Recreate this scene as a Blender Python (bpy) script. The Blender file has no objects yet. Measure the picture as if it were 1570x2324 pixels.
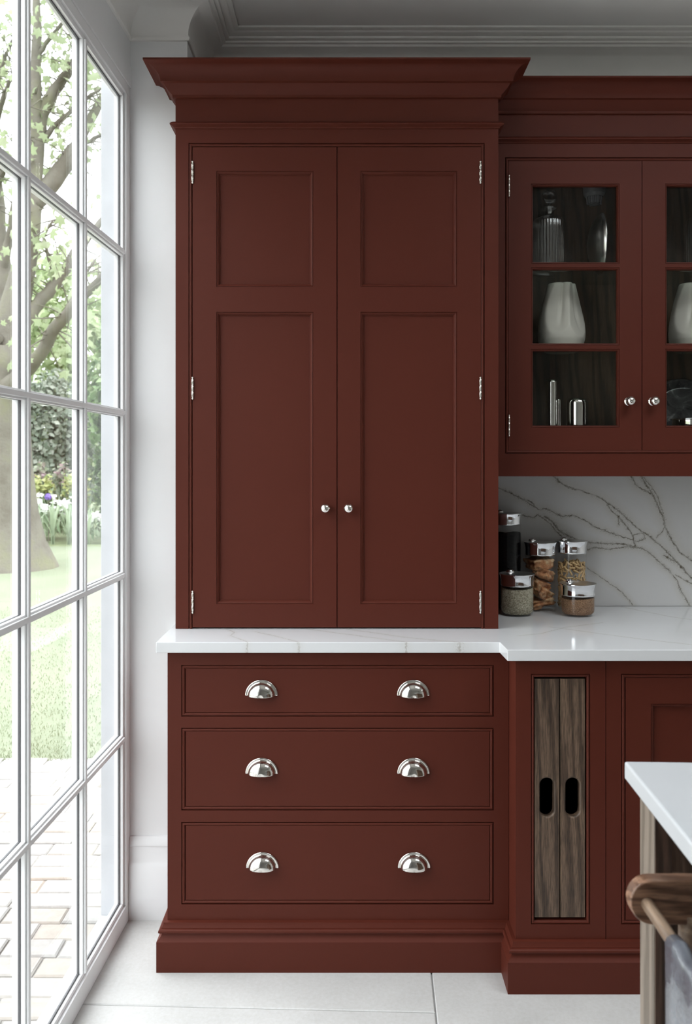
import bpy, bmesh, math, random
import numpy as np
from mathutils import Vector, Matrix

# ------------------------------------------------------------------ camera, world, exposure
scene = bpy.context.scene
COL = scene.collection
F, EYE = 1964.0, 1.43            # focal length in pixels of the 1570x2324 frame, eye height in metres
cam_d = bpy.data.cameras.new('camera')
cam_d.sensor_fit = 'HORIZONTAL'; cam_d.sensor_width = 36.0
cam_d.lens = 36.0 * F / 1570.0
cam_d.shift_y = -120.0 / 1570.0
cam_d.clip_start = 0.05; cam_d.clip_end = 300
cam_d.dof.use_dof = True; cam_d.dof.focus_distance = 2.62; cam_d.dof.aperture_fstop = 9.0
cam = bpy.data.objects.new('camera', cam_d); COL.objects.link(cam)
cam.location = (0, 0, EYE); cam.rotation_euler = (math.pi / 2, 0, 0)
scene.camera = cam

world = bpy.data.worlds.new('overcast_sky'); scene.world = world
world.use_nodes = True
wn = world.node_tree.nodes
wn['Background'].inputs[0].default_value = (0.93, 0.965, 1.0, 1)
# standard overcast sky: three times brighter overhead than at the horizon
SKY_ZENITH = 8.8
wt_ = world.node_tree
tc = wn.new('ShaderNodeTexCoord'); sx_ = wn.new('ShaderNodeSeparateXYZ'); wt_.links.new(tc.outputs['Generated'], sx_.inputs[0])
cz = wn.new('ShaderNodeClamp'); wt_.links.new(sx_.outputs['Z'], cz.inputs[0])
ml = wn.new('ShaderNodeMath'); ml.operation = 'MULTIPLY_ADD'
ml.inputs[1].default_value = SKY_ZENITH * 2 / 3; ml.inputs[2].default_value = SKY_ZENITH / 3
wt_.links.new(cz.outputs[0], ml.inputs[0]); wt_.links.new(ml.outputs[0], wn['Background'].inputs[1])

vs = scene.view_settings
vs.view_transform = 'Standard'; vs.look = 'None'; vs.gamma = 1.0; vs.exposure = 0.0
vs.use_curve_mapping = False
scene.cycles.use_denoising = True
scene.cycles.max_bounces = 8
scene.cycles.diffuse_bounces = 4
scene.cycles.glossy_bounces = 4
scene.cycles.transparent_max_bounces = 18
scene.cycles.use_adaptive_sampling = True
scene.cycles.adaptive_threshold = 0.07
scene.cycles.adaptive_min_samples = 18
scene.cycles.sample_clamp_indirect = 6.0
scene.cycles.caustics_reflective = False
scene.cycles.caustics_refractive = False

WALL_ROT = -math.atan(0.0372)    # the window wall, floor tiles and island stand about 2 degrees off the cabinet run
WX, WY = -0.6733, 2.70           # foot of the corner between window wall and return wall

# sky portal on the outside of the long window: guides light sampling, gives no light itself
pl = bpy.data.lights.new('window_portal', 'AREA'); pl.shape = 'RECTANGLE'
pl.size = 2.35; pl.size_y = 2.55; pl.cycles.is_portal = True
po = bpy.data.objects.new('window_portal', pl); COL.objects.link(po)
po.location = (WX - 0.10 - 0.0372 * 1.2, WY - 1.2, 1.30)
po.rotation_euler = Matrix.Rotation(WALL_ROT, 3, 'Z').to_euler()
po.rotation_euler = (math.pi / 2, 0, math.pi / 2 * -1 + WALL_ROT)

# roof lantern added out of view to bring in light from above
LX0, LX1, LY0, LY1 = 0.80, 2.10, 1.00, 2.05
pl2 = bpy.data.lights.new('added_lantern_portal', 'AREA'); pl2.shape = 'RECTANGLE'
pl2.size = LX1 - LX0; pl2.size_y = LY1 - LY0; pl2.cycles.is_portal = True
po2 = bpy.data.objects.new('added_lantern_portal', pl2); COL.objects.link(po2)
po2.location = ((LX0 + LX1) / 2, (LY0 + LY1) / 2, 3.08)

# ------------------------------------------------------------------ measuring helpers
def mx(u, d): return (u - 785.0) * d / F          # metres across at depth d
def mz(v, d): return EYE - (v - 1042.0) * d / F   # metres up at depth d

# ------------------------------------------------------------------ materials
MATS = {}
def lin(c):
    def f(x):
        x /= 255.0
        return x / 12.92 if x <= 0.04045 else ((x + 0.055) / 1.055) ** 2.4
    return tuple(f(x) for x in c) + (1.0,)

def new_mat(name):
    m = bpy.data.materials.new(name); m.use_nodes = True
    nt = m.node_tree
    MATS[name] = m
    return m, nt, nt.nodes['Principled BSDF']

def N(nt, typ, **kw):
    n = nt.nodes.new(typ)
    for k, v in kw.items():
        if k.startswith('i_'):
            n.inputs[int(k[2:])].default_value = v
        else:
            setattr(n, k, v)
    return n

def noise(nt, scale, detail=3.0, rough=0.5, vec=None):
    n = nt.nodes.new('ShaderNodeTexNoise')
    n.inputs['Scale'].default_value = scale; n.inputs['Detail'].default_value = detail
    n.inputs['Roughness'].default_value = rough
    if vec is not None: nt.links.new(vec, n.inputs['Vector'])
    return n

def ramp(nt, fac, stops):
    r = nt.nodes.new('ShaderNodeValToRGB')
    e = r.color_ramp.elements
    while len(e) < len(stops): e.new(0.5)
    for el, (p, c) in zip(e, stops):
        el.position = p; el.color = c if len(c) == 4 else tuple(c) + (1,)
    nt.links.new(fac, r.inputs[0])
    return r

def bump(nt, bsdf, height, strength=0.2, dist=0.002):
    b = nt.nodes.new('ShaderNodeBump')
    b.inputs['Strength'].default_value = strength; b.inputs['Distance'].default_value = dist
    nt.links.new(height, b.inputs['Height']); nt.links.new(b.outputs[0], bsdf.inputs['Normal'])

def coords(nt, kind='Object', scale=None):
    t = nt.nodes.new('ShaderNodeTexCoord')
    if scale is None: return t.outputs[kind]
    m = nt.nodes.new('ShaderNodeMapping'); m.inputs['Scale'].default_value = scale
    nt.links.new(t.outputs[kind], m.inputs['Vector'])
    return m.outputs[0]

def plain(name, col, rough=0.5, metal=0.0, var=0.0, vscale=6.0, bstr=0.0, bscale=60.0, spec=0.5, coat=0.0):
    m, nt, b = new_mat(name)
    b.inputs['Base Color'].default_value = tuple(col[:3]) + (1,)
    b.inputs['Roughness'].default_value = rough; b.inputs['Metallic'].default_value = metal
    b.inputs['Specular IOR Level'].default_value = spec
    b.inputs['Coat Weight'].default_value = coat
    c = coords(nt)
    if var:
        n = noise(nt, vscale, 4, 0.55, c)
        lo = tuple(x * (1 - var) for x in col[:3]); hi = tuple(min(1, x * (1 + var)) for x in col[:3])
        r = ramp(nt, n.outputs[0], [(0.3, lo), (0.7, hi)])
        nt.links.new(r.outputs[0], b.inputs['Base Color'])
    if bstr:
        n2 = noise(nt, bscale, 4, 0.6, c); bump(nt, b, n2.outputs[0], bstr)
    return m

RED = (0.085, 0.0172, 0.0094)
plain('red_paint', RED, 0.52, var=0.02, vscale=3, bstr=0.03, bscale=350, spec=0.19)
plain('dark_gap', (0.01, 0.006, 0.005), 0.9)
plain('white_wall', (0.79, 0.795, 0.80), 0.65, var=0.015, vscale=4, bstr=0.03, bscale=200, spec=0.25)
plain('warm_wall', (0.88, 0.865, 0.84), 0.75, var=0.02, vscale=3, bstr=0.03, bscale=150, spec=0.2)
plain('ceiling_paint', (0.90, 0.885, 0.87), 0.8, var=0.02, vscale=2, spec=0.2)
plain('far_wall', (0.84, 0.825, 0.80), 0.8, var=0.03, vscale=2, spec=0.2)
plain('window_paint', (0.90, 0.905, 0.91), 0.35, var=0.01, vscale=8, spec=0.5)
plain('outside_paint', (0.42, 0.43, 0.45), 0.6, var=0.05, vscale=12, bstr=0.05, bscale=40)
plain('spacer', (0.07, 0.07, 0.075), 0.5)
plain('nickel', (0.80, 0.78, 0.74), 0.07, metal=1.0)
plain('hinge_nickel', (0.72, 0.69, 0.63), 0.2, metal=1.0)
plain('chrome', (0.82, 0.83, 0.85), 0.06, metal=1.0)
plain('brushed_lid', (0.72, 0.71, 0.70), 0.32, metal=1.0)
plain('silver', (0.80, 0.79, 0.75), 0.09, metal=1.0)
plain('satin_silver', (0.86, 0.85, 0.81), 0.28, metal=1.0)
plain('ceramic', (0.55, 0.53, 0.47), 0.5, var=0.03, vscale=30, spec=0.4)
plain('fitting', (0.10, 0.10, 0.105), 0.6)
plain('grout', (0.50, 0.50, 0.50), 0.9)
plain('island_top', (0.58, 0.60, 0.62), 0.12, var=0.02, vscale=5, spec=0.5)
plain('black_tea', (0.004, 0.004, 0.005), 0.9, bstr=0.8, bscale=220, spec=0.05)
plain('sling', (0.115, 0.125, 0.145), 0.2, var=0.4, vscale=16, bstr=1.0, bscale=30, spec=0.8, coat=0.6)
plain('soil', (0.16, 0.19, 0.10), 0.95, var=0.3, vscale=6)

def tile_mat():
    m, nt, b = new_mat('limestone')
    c = coords(nt, 'Object')
    oi = nt.nodes.new('ShaderNodeObjectInfo')
    add = N(nt, 'ShaderNodeVectorMath', operation='ADD')
    nt.links.new(c, add.inputs[0]); nt.links.new(oi.outputs['Location'], add.inputs[1])
    n1 = noise(nt, 3.0, 5, 0.6, add.outputs[0]); n2 = noise(nt, 90, 4, 0.7, add.outputs[0])
    r1 = ramp(nt, n1.outputs[0], [(0.3, (0.53, 0.525, 0.515)), (0.72, (0.635, 0.63, 0.62))])
    r2 = ramp(nt, n2.outputs[0], [(0.3, (0.90, 0.89, 0.87)), (0.65, (1, 1, 1))])
    mx_ = N(nt, 'ShaderNodeMix', data_type='RGBA', blend_type='MULTIPLY'); mx_.inputs[0].default_value = 0.9
    nt.links.new(r1.outputs[0], mx_.inputs[6]); nt.links.new(r2.outputs[0], mx_.inputs[7])
    nt.links.new(mx_.outputs[2], b.inputs['Base Color'])
    b.inputs['Roughness'].default_value = 0.55
    bump(nt, b, n2.outputs[0], 0.15, 0.001)
tile_mat()

def wood(name, dark, light, scale_vec, rough=0.5, grain=9.0, fine=0.35, bstr=0.3):
    m, nt, b = new_mat(name)
    c = coords(nt, 'Object', scale_vec)
    oi = nt.nodes.new('ShaderNodeObjectInfo')
    add = N(nt, 'ShaderNodeVectorMath', operation='ADD')
    sc = N(nt, 'ShaderNodeVectorMath', operation='SCALE'); sc.inputs['Scale'].default_value = 13.0
    nt.links.new(oi.outputs['Random'], sc.inputs[0])
    nt.links.new(c, add.inputs[0]); nt.links.new(sc.outputs[0], add.inputs[1])
    n0 = noise(nt, 1.6, 3, 0.5, add.outputs[0])
    w = nt.nodes.new('ShaderNodeTexWave'); w.wave_type = 'BANDS'; w.bands_direction = 'DIAGONAL'
    w.inputs['Scale'].default_value = grain; w.inputs['Distortion'].default_value = 7.0
    w.inputs['Detail'].default_value = 3.0; w.inputs['Detail Scale'].default_value = 1.6
    nt.links.new(add.outputs[0], w.inputs['Vector'])
    nf = noise(nt, 38, 4, 0.65, add.outputs[0])
    r0 = ramp(nt, w.outputs[0], [(0.15, dark), (0.75, light)])
    r1 = ramp(nt, nf.outputs[0], [(0.38, (fine, fine, fine)), (0.58, (1, 1, 1))])
    mm = N(nt, 'ShaderNodeMix', data_type='RGBA', blend_type='MULTIPLY'); mm.inputs[0].default_value = 0.8
    nt.links.new(r0.outputs[0], mm.inputs[6]); nt.links.new(r1.outputs[0], mm.inputs[7])
    r2 = ramp(nt, n0.outputs[0], [(0.3, (0.7, 0.7, 0.7)), (0.7, (1, 1, 1))])
    m2 = N(nt, 'ShaderNodeMix', data_type='RGBA', blend_type='MULTIPLY'); m2.inputs[0].default_value = 1.0
    nt.links.new(mm.outputs[2], m2.inputs[6]); nt.links.new(r2.outputs[0], m2.inputs[7])
    nt.links.new(m2.outputs[2], b.inputs['Base Color'])
    b.inputs['Roughness'].default_value = rough
    bump(nt, b, nf.outputs[0], bstr, 0.001)
wood('dark_oak', (0.085, 0.053, 0.034), (0.185, 0.120, 0.079), (9.0, 9.0, 0.55), 0.5, grain=2.2, fine=0.28)
wood('cabinet_walnut', (0.062, 0.036, 0.018), (0.125, 0.076, 0.042), (4.0, 4.0, 0.4), 0.55, grain=4.0, fine=0.6)
wood('walnut_rail', (0.17, 0.085, 0.050), (0.36, 0.20, 0.125), (0.9, 5.0, 9.0), 0.4, grain=3.5, fine=0.5)
wood('dowel_wood', (0.22, 0.14, 0.09), (0.36, 0.25, 0.17), (8.0, 0.8, 8.0), 0.45, grain=3.0, fine=0.7)
wood('washed_oak', (0.165, 0.135, 0.105), (0.25, 0.205, 0.165), (6.0, 6.0, 0.5), 0.5, grain=2.5, fine=0.85, bstr=0.1)
wood('post_shade_wood', (0.055, 0.030, 0.019), (0.115, 0.066, 0.045), (7.0, 7.0, 0.4), 0.5, grain=3.0, fine=0.6)  # darker copy of the post's wood, shade put into the colour
wood('island_walnut', (0.12, 0.070, 0.045), (0.28, 0.18, 0.125), (5.0, 5.0, 0.5), 0.5, grain=4.0, fine=0.6)

def thin_glass(name, tint=(1, 1, 1), ior=1.45, rough=0.0, gloss=1.0):
    m = bpy.data.materials.new(name); m.use_nodes = True; MATS[name] = m
    nt = m.node_tree; nt.nodes.clear()
    out = nt.nodes.new('ShaderNodeOutputMaterial')
    t = nt.nodes.new('ShaderNodeBsdfTransparent'); t.inputs[0].default_value = tuple(tint) + (1,)
    g = nt.nodes.new('ShaderNodeBsdfGlossy'); g.inputs['Roughness'].default_value = rough
    g.inputs[0].default_value = (gloss, gloss, gloss, 1)
    fr = nt.nodes.new('ShaderNodeFresnel')
    # thin sheet: same reflectance from either side, no bending
    geo = nt.nodes.new('ShaderNodeNewGeometry')
    ex = N(nt, 'ShaderNodeMath', operation='MULTIPLY_ADD'); ex.inputs[1].default_value = -2.0; ex.inputs[2].default_value = 1.0
    nt.links.new(geo.outputs['Backfacing'], ex.inputs[0])
    pw = N(nt, 'ShaderNodeMath', operation='POWER'); pw.inputs[0].default_value = ior
    nt.links.new(ex.outputs[0], pw.inputs[1]); nt.links.new(pw.outputs[0], fr.inputs['IOR'])
    mxs = nt.nodes.new('ShaderNodeMixShader')
    nt.links.new(fr.outputs[0], mxs.inputs[0]); nt.links.new(t.outputs[0], mxs.inputs[1])
    nt.links.new(g.outputs[0], mxs.inputs[2]); nt.links.new(mxs.outputs[0], out.inputs[0])
thin_glass('window_glass', (0.985, 0.99, 0.985), 1.25)
thin_glass('door_glass', (0.97, 0.975, 0.97), 1.24)
thin_glass('jar_glass', (0.97, 0.975, 0.975), 1.38)
thin_glass('cut_glass', (0.93, 0.935, 0.94), 2.1, 0.03)
thin_glass('shelf_glass', (0.88, 0.93, 0.90), 1.5)
thin_glass('smoked_glass', (0.55, 0.55, 0.55), 1.6, 0.1)

def grain_mat(name, cols, scale):
    m, nt, b = new_mat(name)
    c = coords(nt)
    v = nt.nodes.new('ShaderNodeTexVoronoi'); v.inputs['Scale'].default_value = scale
    nt.links.new(c, v.inputs['Vector'])
    sep = nt.nodes.new('ShaderNodeSeparateColor'); nt.links.new(v.outputs['Color'], sep.inputs[0])
    r = ramp(nt, sep.outputs[0], [(0.1, cols[0]), (0.5, cols[1]), (0.9, cols[2])])
    nt.links.new(r.outputs[0], b.inputs['Base Color']); b.inputs['Roughness'].default_value = 0.8
    inv = N(nt, 'ShaderNodeMath', operation='SUBTRACT'); inv.inputs[0].default_value = 1.0
    nt.links.new(v.outputs['Distance'], inv.inputs[1])
    bump(nt, b, inv.outputs[0], 0.7, 0.003)
grain_mat('rice_grain', [(0.22, 0.19, 0.12), (0.42, 0.38, 0.27), (0.60, 0.56, 0.43)], 480)
grain_mat('brown_grain', [(0.15, 0.075, 0.035), (0.27, 0.145, 0.075), (0.40, 0.24, 0.14)], 620)

def rusk_mat():
    m, nt, b = new_mat('rusk_crust')
    c = coords(nt)
    n = noise(nt, 40, 5, 0.6, c); n2 = noise(nt, 220, 3, 0.6, c)
    r = ramp(nt, n.outputs[0], [(0.34, (0.38, 0.15, 0.06)), (0.5, (0.60, 0.29, 0.13)), (0.62, (0.74, 0.52, 0.30))])
    nt.links.new(r.outputs[0], b.inputs['Base Color']); b.inputs['Roughness'].default_value = 0.85
    bump(nt, b, n2.outputs[0], 0.9, 0.003)
rusk_mat()
plain('pasta_dough', (0.66, 0.45, 0.22), 0.6, var=0.1, vscale=60)

def leaf_mat(name, stops, trans=0.35):
    m = bpy.data.materials.new(name); m.use_nodes = True; MATS[name] = m
    nt = m.node_tree; b = nt.nodes['Principled BSDF']
    g = nt.nodes.new('ShaderNodeNewGeometry')
    r = ramp(nt, g.outputs['Random Per Island'], stops)
    nt.links.new(r.outputs[0], b.inputs['Base Color']); b.inputs['Roughness'].default_value = 0.6
    t = nt.nodes.new('ShaderNodeBsdfTranslucent'); nt.links.new(r.outputs[0], t.inputs[0])
    mxs = nt.nodes.new('ShaderNodeMixShader'); mxs.inputs[0].default_value = trans
    nt.links.new(b.outputs[0], mxs.inputs[1]); nt.links.new(t.outputs[0], mxs.inputs[2])
    nt.links.new(mxs.outputs[0], nt.nodes['Material Output'].inputs[0])
leaf_mat('maple_leaf', [(0.0, (0.28, 0.34, 0.19)), (0.5, (0.34, 0.40, 0.24)), (1.0, (0.42, 0.46, 0.31))], 0.5)
leaf_mat('ivy_leaf', [(0.0, (0.06, 0.11, 0.04)), (0.5, (0.13, 0.22, 0.08)), (1.0, (0.25, 0.34, 0.16))], 0.25)
leaf_mat('grey_leaf', [(0.0, (0.14, 0.18, 0.13)), (0.5, (0.25, 0.29, 0.23)), (1.0, (0.40, 0.42, 0.36))], 0.25)
leaf_mat('pale_leaf', [(0.0, (0.26, 0.34, 0.17)), (0.5, (0.38, 0.46, 0.26)), (1.0, (0.50, 0.56, 0.36))], 0.4)
leaf_mat('strap_leaf', [(0.0, (0.20, 0.29, 0.17)), (0.5, (0.34, 0.42, 0.29)), (1.0, (0.48, 0.53, 0.42))], 0.3)
leaf_mat('yellow_bloom', [(0.0, (0.26, 0.32, 0.13)), (0.5, (0.36, 0.38, 0.14)), (1.0, (0.44, 0.44, 0.22))], 0.3)
leaf_mat('pink_bloom', [(0.0, (0.20, 0.25, 0.15)), (0.45, (0.28, 0.30, 0.22)), (0.7, (0.34, 0.25, 0.25)), (1.0, (0.42, 0.30, 0.34))], 0.3)
leaf_mat('white_bloom', [(0.0, (0.70, 0.70, 0.68)), (1.0, (0.85, 0.85, 0.83))], 0.3)
leaf_mat('violet_bloom', [(0.0, (0.22, 0.14, 0.50)), (1.0, (0.36, 0.25, 0.62))], 0.3)
leaf_mat('grass_blade', [(0.0, (0.195, 0.23, 0.14)), (0.5, (0.23, 0.26, 0.165)), (1.0, (0.27, 0.295, 0.20))], 0.3)
def bark():
    m, nt, b = new_mat('bark')
    c = coords(nt)
    n = noise(nt, 2.2, 5, 0.6, c); n2 = noise(nt, 22, 4, 0.6, c)
    r = ramp(nt, n.outputs[0], [(0.32, (0.105, 0.095, 0.075)), (0.52, (0.15, 0.14, 0.115)), (0.70, (0.165, 0.165, 0.105))])
    nt.links.new(r.outputs[0], b.inputs['Base Color']); b.inputs['Roughness'].default_value = 0.9
    bump(nt, b, n2.outputs[0], 0.5, 0.02)
bark()
def lawn_mat():
    m, nt, b = new_mat('lawn_turf')
    c = coords(nt)
    n = noise(nt, 1.1, 4, 0.6, c); n2 = noise(nt, 45, 4, 0.7, c)
    r = ramp(nt, n.outputs[0], [(0.3, (0.18, 0.21, 0.135)), (0.7, (0.225, 0.25, 0.17))])
    r2 = ramp(nt, n2.outputs[0], [(0.3, (0.86, 0.86, 0.86)), (0.7, (1, 1, 1))])
    mm = N(nt, 'ShaderNodeMix', data_type='RGBA', blend_type='MULTIPLY'); mm.inputs[0].default_value = 1.0
    nt.links.new(r.outputs[0], mm.inputs[6]); nt.links.new(r2.outputs[0], mm.inputs[7])
    nt.links.new(mm.outputs[2], b.inputs['Base Color']); b.inputs['Roughness'].default_value = 0.9
    bump(nt, b, n2.outputs[0], 0.6, 0.03)
lawn_mat()
def paver_mat():
    m, nt, b = new_mat('sandstone_paver')
    c = coords(nt)
    oi = nt.nodes.new('ShaderNodeObjectInfo')
    r = ramp(nt, oi.outputs['Random'], [(0.0, (0.30, 0.29, 0.275)), (0.5, (0.315, 0.30, 0.28)), (0.8, (0.315, 0.285, 0.25)), (1.0, (0.31, 0.26, 0.215))])
    n = noise(nt, 30, 5, 0.65, c)
    r2 = ramp(nt, n.outputs[0], [(0.3, (0.82, 0.82, 0.82)), (0.65, (1, 1, 1))])
    mm = N(nt, 'ShaderNodeMix', data_type='RGBA', blend_type='MULTIPLY'); mm.inputs[0].default_value = 1.0
    nt.links.new(r.outputs[0], mm.inputs[6]); nt.links.new(r2.outputs[0], mm.inputs[7])
    nt.links.new(mm.outputs[2], b.inputs['Base Color']); b.inputs['Roughness'].default_value = 0.85
    bump(nt, b, n.outputs[0], 0.4, 0.004)
paver_mat()
plain('paving_bed', (0.27, 0.255, 0.235), 0.95, var=0.15, vscale=20)

# veined quartz: each vein is a chain of straight runs bent by noise
def vein_material(name, polylines, axes, base, vein, width, rough, wob=0.010, halo=0.25, strength=0.85):
    m, nt, b = new_mat(name)
    t = nt.nodes.new('ShaderNodeTexCoord')
    p0 = t.outputs['Object']
    na = noise(nt, 22, 3, 0.6, p0); nb = noise(nt, 130, 3, 0.6, p0)
    def cen(n, amp):
        s = N(nt, 'ShaderNodeVectorMath', operation='SUBTRACT'); s.inputs[1].default_value = (0.5, 0.5, 0.5)
        nt.links.new(n.outputs['Color'], s.inputs[0])
        k = N(nt, 'ShaderNodeVectorMath', operation='SCALE'); k.inputs['Scale'].default_value = amp
        nt.links.new(s.outputs[0], k.inputs[0]); return k.outputs[0]
    a1 = N(nt, 'ShaderNodeVectorMath', operation='ADD'); nt.links.new(p0, a1.inputs[0]); nt.links.new(cen(na, wob), a1.inputs[1])
    a2 = N(nt, 'ShaderNodeVectorMath', operation='ADD'); nt.links.new(a1.outputs[0], a2.inputs[0]); nt.links.new(cen(nb, wob * 0.75), a2.inputs[1])
    flat = N(nt, 'ShaderNodeVectorMath', operation='MULTIPLY')
    flat.inputs[1].default_value = (1, 0, 1) if axes == 'xz' else (1, 1, 0)
    nt.links.new(a2.outputs[0], flat.inputs[0])
    P = flat.outputs[0]
    cur = None
    for pts, wmul in polylines:
        for (x0, y0), (x1, y1) in zip(pts, pts[1:]):
            A = Vector((x0, 0, y0)) if axes == 'xz' else Vector((x0, y0, 0))
            B = Vector((x1, 0, y1)) if axes == 'xz' else Vector((x1, y1, 0))
            d = B - A
            if d.length < 1e-6: continue
            s = N(nt, 'ShaderNodeVectorMath', operation='SUBTRACT'); s.inputs[1].default_value = A
            nt.links.new(P, s.inputs[0])
            dt = N(nt, 'ShaderNodeVectorMath', operation='DOT_PRODUCT'); dt.inputs[1].default_value = d / d.length_squared
            nt.links.new(s.outputs[0], dt.inputs[0])
            cl = N(nt, 'ShaderNodeClamp'); nt.links.new(dt.outputs['Value'], cl.inputs[0])
            k = N(nt, 'ShaderNodeVectorMath', operation='SCALE'); k.inputs[0].default_value = d
            nt.links.new(cl.outputs[0], k.inputs['Scale'])
            ds = N(nt, 'ShaderNodeVectorMath', operation='DISTANCE')
            nt.links.new(s.outputs[0], ds.inputs[0]); nt.links.new(k.outputs[0], ds.inputs[1])
            w = N(nt, 'ShaderNodeMath', operation='DIVIDE'); w.inputs[1].default_value = wmul
            nt.links.new(ds.outputs['Value'], w.inputs[0])
            if cur is None: cur = w.outputs[0]
            else:
                mi = N(nt, 'ShaderNodeMath', operation='MINIMUM')
                nt.links.new(cur, mi.inputs[0]); nt.links.new(w.outputs[0], mi.inputs[1]); cur = mi.outputs[0]
    nm = noise(nt, 60, 3, 0.6, p0)
    thin = N(nt, 'ShaderNodeMapRange', interpolation_type='SMOOTHSTEP')
    thin.inputs[1].default_value = 0.0; thin.inputs[2].default_value = width; thin.inputs[3].default_value = 1.0; thin.inputs[4].default_value = 0.0
    nt.links.new(cur, thin.inputs[0])
    wide = N(nt, 'ShaderNodeMapRange', interpolation_type='SMOOTHSTEP')
    wide.inputs[1].default_value = 0.0; wide.inputs[2].default_value = width * 9; wide.inputs[3].default_value = 1.0; wide.inputs[4].default_value = 0.0
    nt.links.new(cur, wide.inputs[0])
    mod = N(nt, 'ShaderNodeMapRange'); mod.inputs[1].default_value = 0.3; mod.inputs[2].default_value = 0.62
    mod.inputs[3].default_value = 0.25 * strength; mod.inputs[4].default_value = strength
    nt.links.new(nm.outputs[0], mod.inputs[0])
    # crumbs of darker mineral gathered along the veins
    nc = noise(nt, 260, 4, 0.7, p0); nl = noise(nt, 14, 3, 0.6, p0)
    cr_ = N(nt, 'ShaderNodeMapRange'); cr_.inputs[1].default_value = 0.50; cr_.inputs[2].default_value = 0.62; nt.links.new(nc.outputs[0], cr_.inputs[0])
    cl_ = N(nt, 'ShaderNodeMapRange'); cl_.inputs[1].default_value = 0.40; cl_.inputs[2].default_value = 0.58; nt.links.new(nl.outputs[0], cl_.inputs[0])
    near = N(nt, 'ShaderNodeMapRange', interpolation_type='SMOOTHSTEP')
    near.inputs[1].default_value = 0.0; near.inputs[2].default_value = width * 3.2; near.inputs[3].default_value = 1.0; near.inputs[4].default_value = 0.0
    nt.links.new(cur, near.inputs[0])
    c1 = N(nt, 'ShaderNodeMath', operation='MULTIPLY'); nt.links.new(cr_.outputs[0], c1.inputs[0]); nt.links.new(cl_.outputs[0], c1.inputs[1])
    c2 = N(nt, 'ShaderNodeMath', operation='MULTIPLY'); nt.links.new(c1.outputs[0], c2.inputs[0]); nt.links.new(near.outputs[0], c2.inputs[1])
    c3 = N(nt, 'ShaderNodeMath', operation='MULTIPLY'); c3.inputs[1].default_value = strength * 0.9; nt.links.new(c2.outputs[0], c3.inputs[0])
    f1 = N(nt, 'ShaderNodeMath', operation='MULTIPLY'); nt.links.new(thin.outputs[0], f1.inputs[0]); nt.links.new(mod.outputs[0], f1.inputs[1])
    f2 = N(nt, 'ShaderNodeMath', operation='MULTIPLY'); f2.inputs[1].default_value = halo; nt.links.new(wide.outputs[0], f2.inputs[0])
    nbg = noise(nt, 3, 3, 0.5, p0)
    rb = ramp(nt, nbg.outputs[0], [(0.3, tuple(c * 0.955 for c in base)), (0.7, base)])
    m1 = N(nt, 'ShaderNodeMix', data_type='RGBA'); nt.links.new(f2.outputs[0], m1.inputs[0])
    nt.links.new(rb.outputs[0], m1.inputs[6]); m1.inputs[7].default_value = (base[0] * 0.80, base[1] * 0.76, base[2] * 0.66, 1)
    fm_ = N(nt, 'ShaderNodeMath', operation='MAXIMUM'); nt.links.new(f1.outputs[0], fm_.inputs[0]); nt.links.new(c3.outputs[0], fm_.inputs[1])
    m2 = N(nt, 'ShaderNodeMix', data_type='RGBA'); nt.links.new(fm_.outputs[0], m2.inputs[0])
    nt.links.new(m1.outputs[2], m2.inputs[6]); m2.inputs[7].default_value = tuple(vein) + (1,)
    nt.links.new(m2.outputs[2], b.inputs['Base Color'])
    b.inputs['Roughness'].default_value = rough
    return m

SPL_Y = 3.0
def sp(*pts):   # vein run as read off the splashback, in metres across and up on its face
    return [(mx(1120 + a * 0.28662, SPL_Y), mz(1080 + c * 0.28662, SPL_Y)) for a, c in pts]
VEINS = [
    (sp((-60, 60), (75, 108), (170, 155), (235, 190), (320, 245), (360, 262), (420, 262), (550, 322), (640, 318), (710, 345), (800, 400), (960, 465), (1110, 510)), 1.0),
    (sp((235, 188), (300, 205), (330, 248)), 0.8),
    (sp((150, 300), (230, 310), (320, 330), (352, 303), (400, 345), (440, 372), (500, 440), (560, 490)), 0.9),
    (sp((400, 322), (460, 360), (520, 430), (590, 475), (680, 515)), 1.4),
    (sp((470, -10), (510, 45), (600, 90), (700, 120), (780, 145), (860, 180), (1000, 290), (1170, 440), (1240, 480), (1330, 560), (1420, 650), (1480, 730), (1640, 870)), 1.2),
    (sp((900, 225), (940, 280), (985, 320), (990, 390)), 0.9),
    (sp((985, 320), (1050, 400), (1100, 470), (1120, 560)), 1.3),
    (sp((1100, 470), (1180, 455), (1200, 500), (1120, 520)), 0.8),
    (sp((730, 530), (850, 532), (1000, 535), (1120, 560)), 1.1),
    (sp((730, 590), (800, 570), (930, 580), (1060, 558), (1180, 580), (1240, 620), (1320, 690), (1400, 760), (1450, 830), (1490, 920), (1545, 1020)), 1.0),
    (sp((1160, -10), (1230, 110), (1280, 190), (1330, 300), (1360, 400), (1410, 510), (1470, 600), (1640, 720)), 1.4),
    (sp((1085, -5), (1130, 80), (1200, 120), (1240, 140)), 1.0),
    (sp((1190, 10), (1250, 90), (1300, 180), (1345, 300)), 0.8),
    (sp((1365, 390), (1330, 450), (1290, 490)), 0.7),
    (sp((725, 715), (800, 775), (960, 880), (1040, 950), (1105, 1020)), 0.7),
    (sp((1350, 630), (1450, 690), (1640, 880)), 1.2),
    (sp((1440, 780), (1500, 820), (1620, 880)), 0.8),
]
vein_material('splash_quartz', VEINS, 'xz', (0.66, 0.655, 0.65), (0.095, 0.074, 0.042), 0.0036, 0.3, wob=0.015, halo=0.38, strength=1.0)
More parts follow.
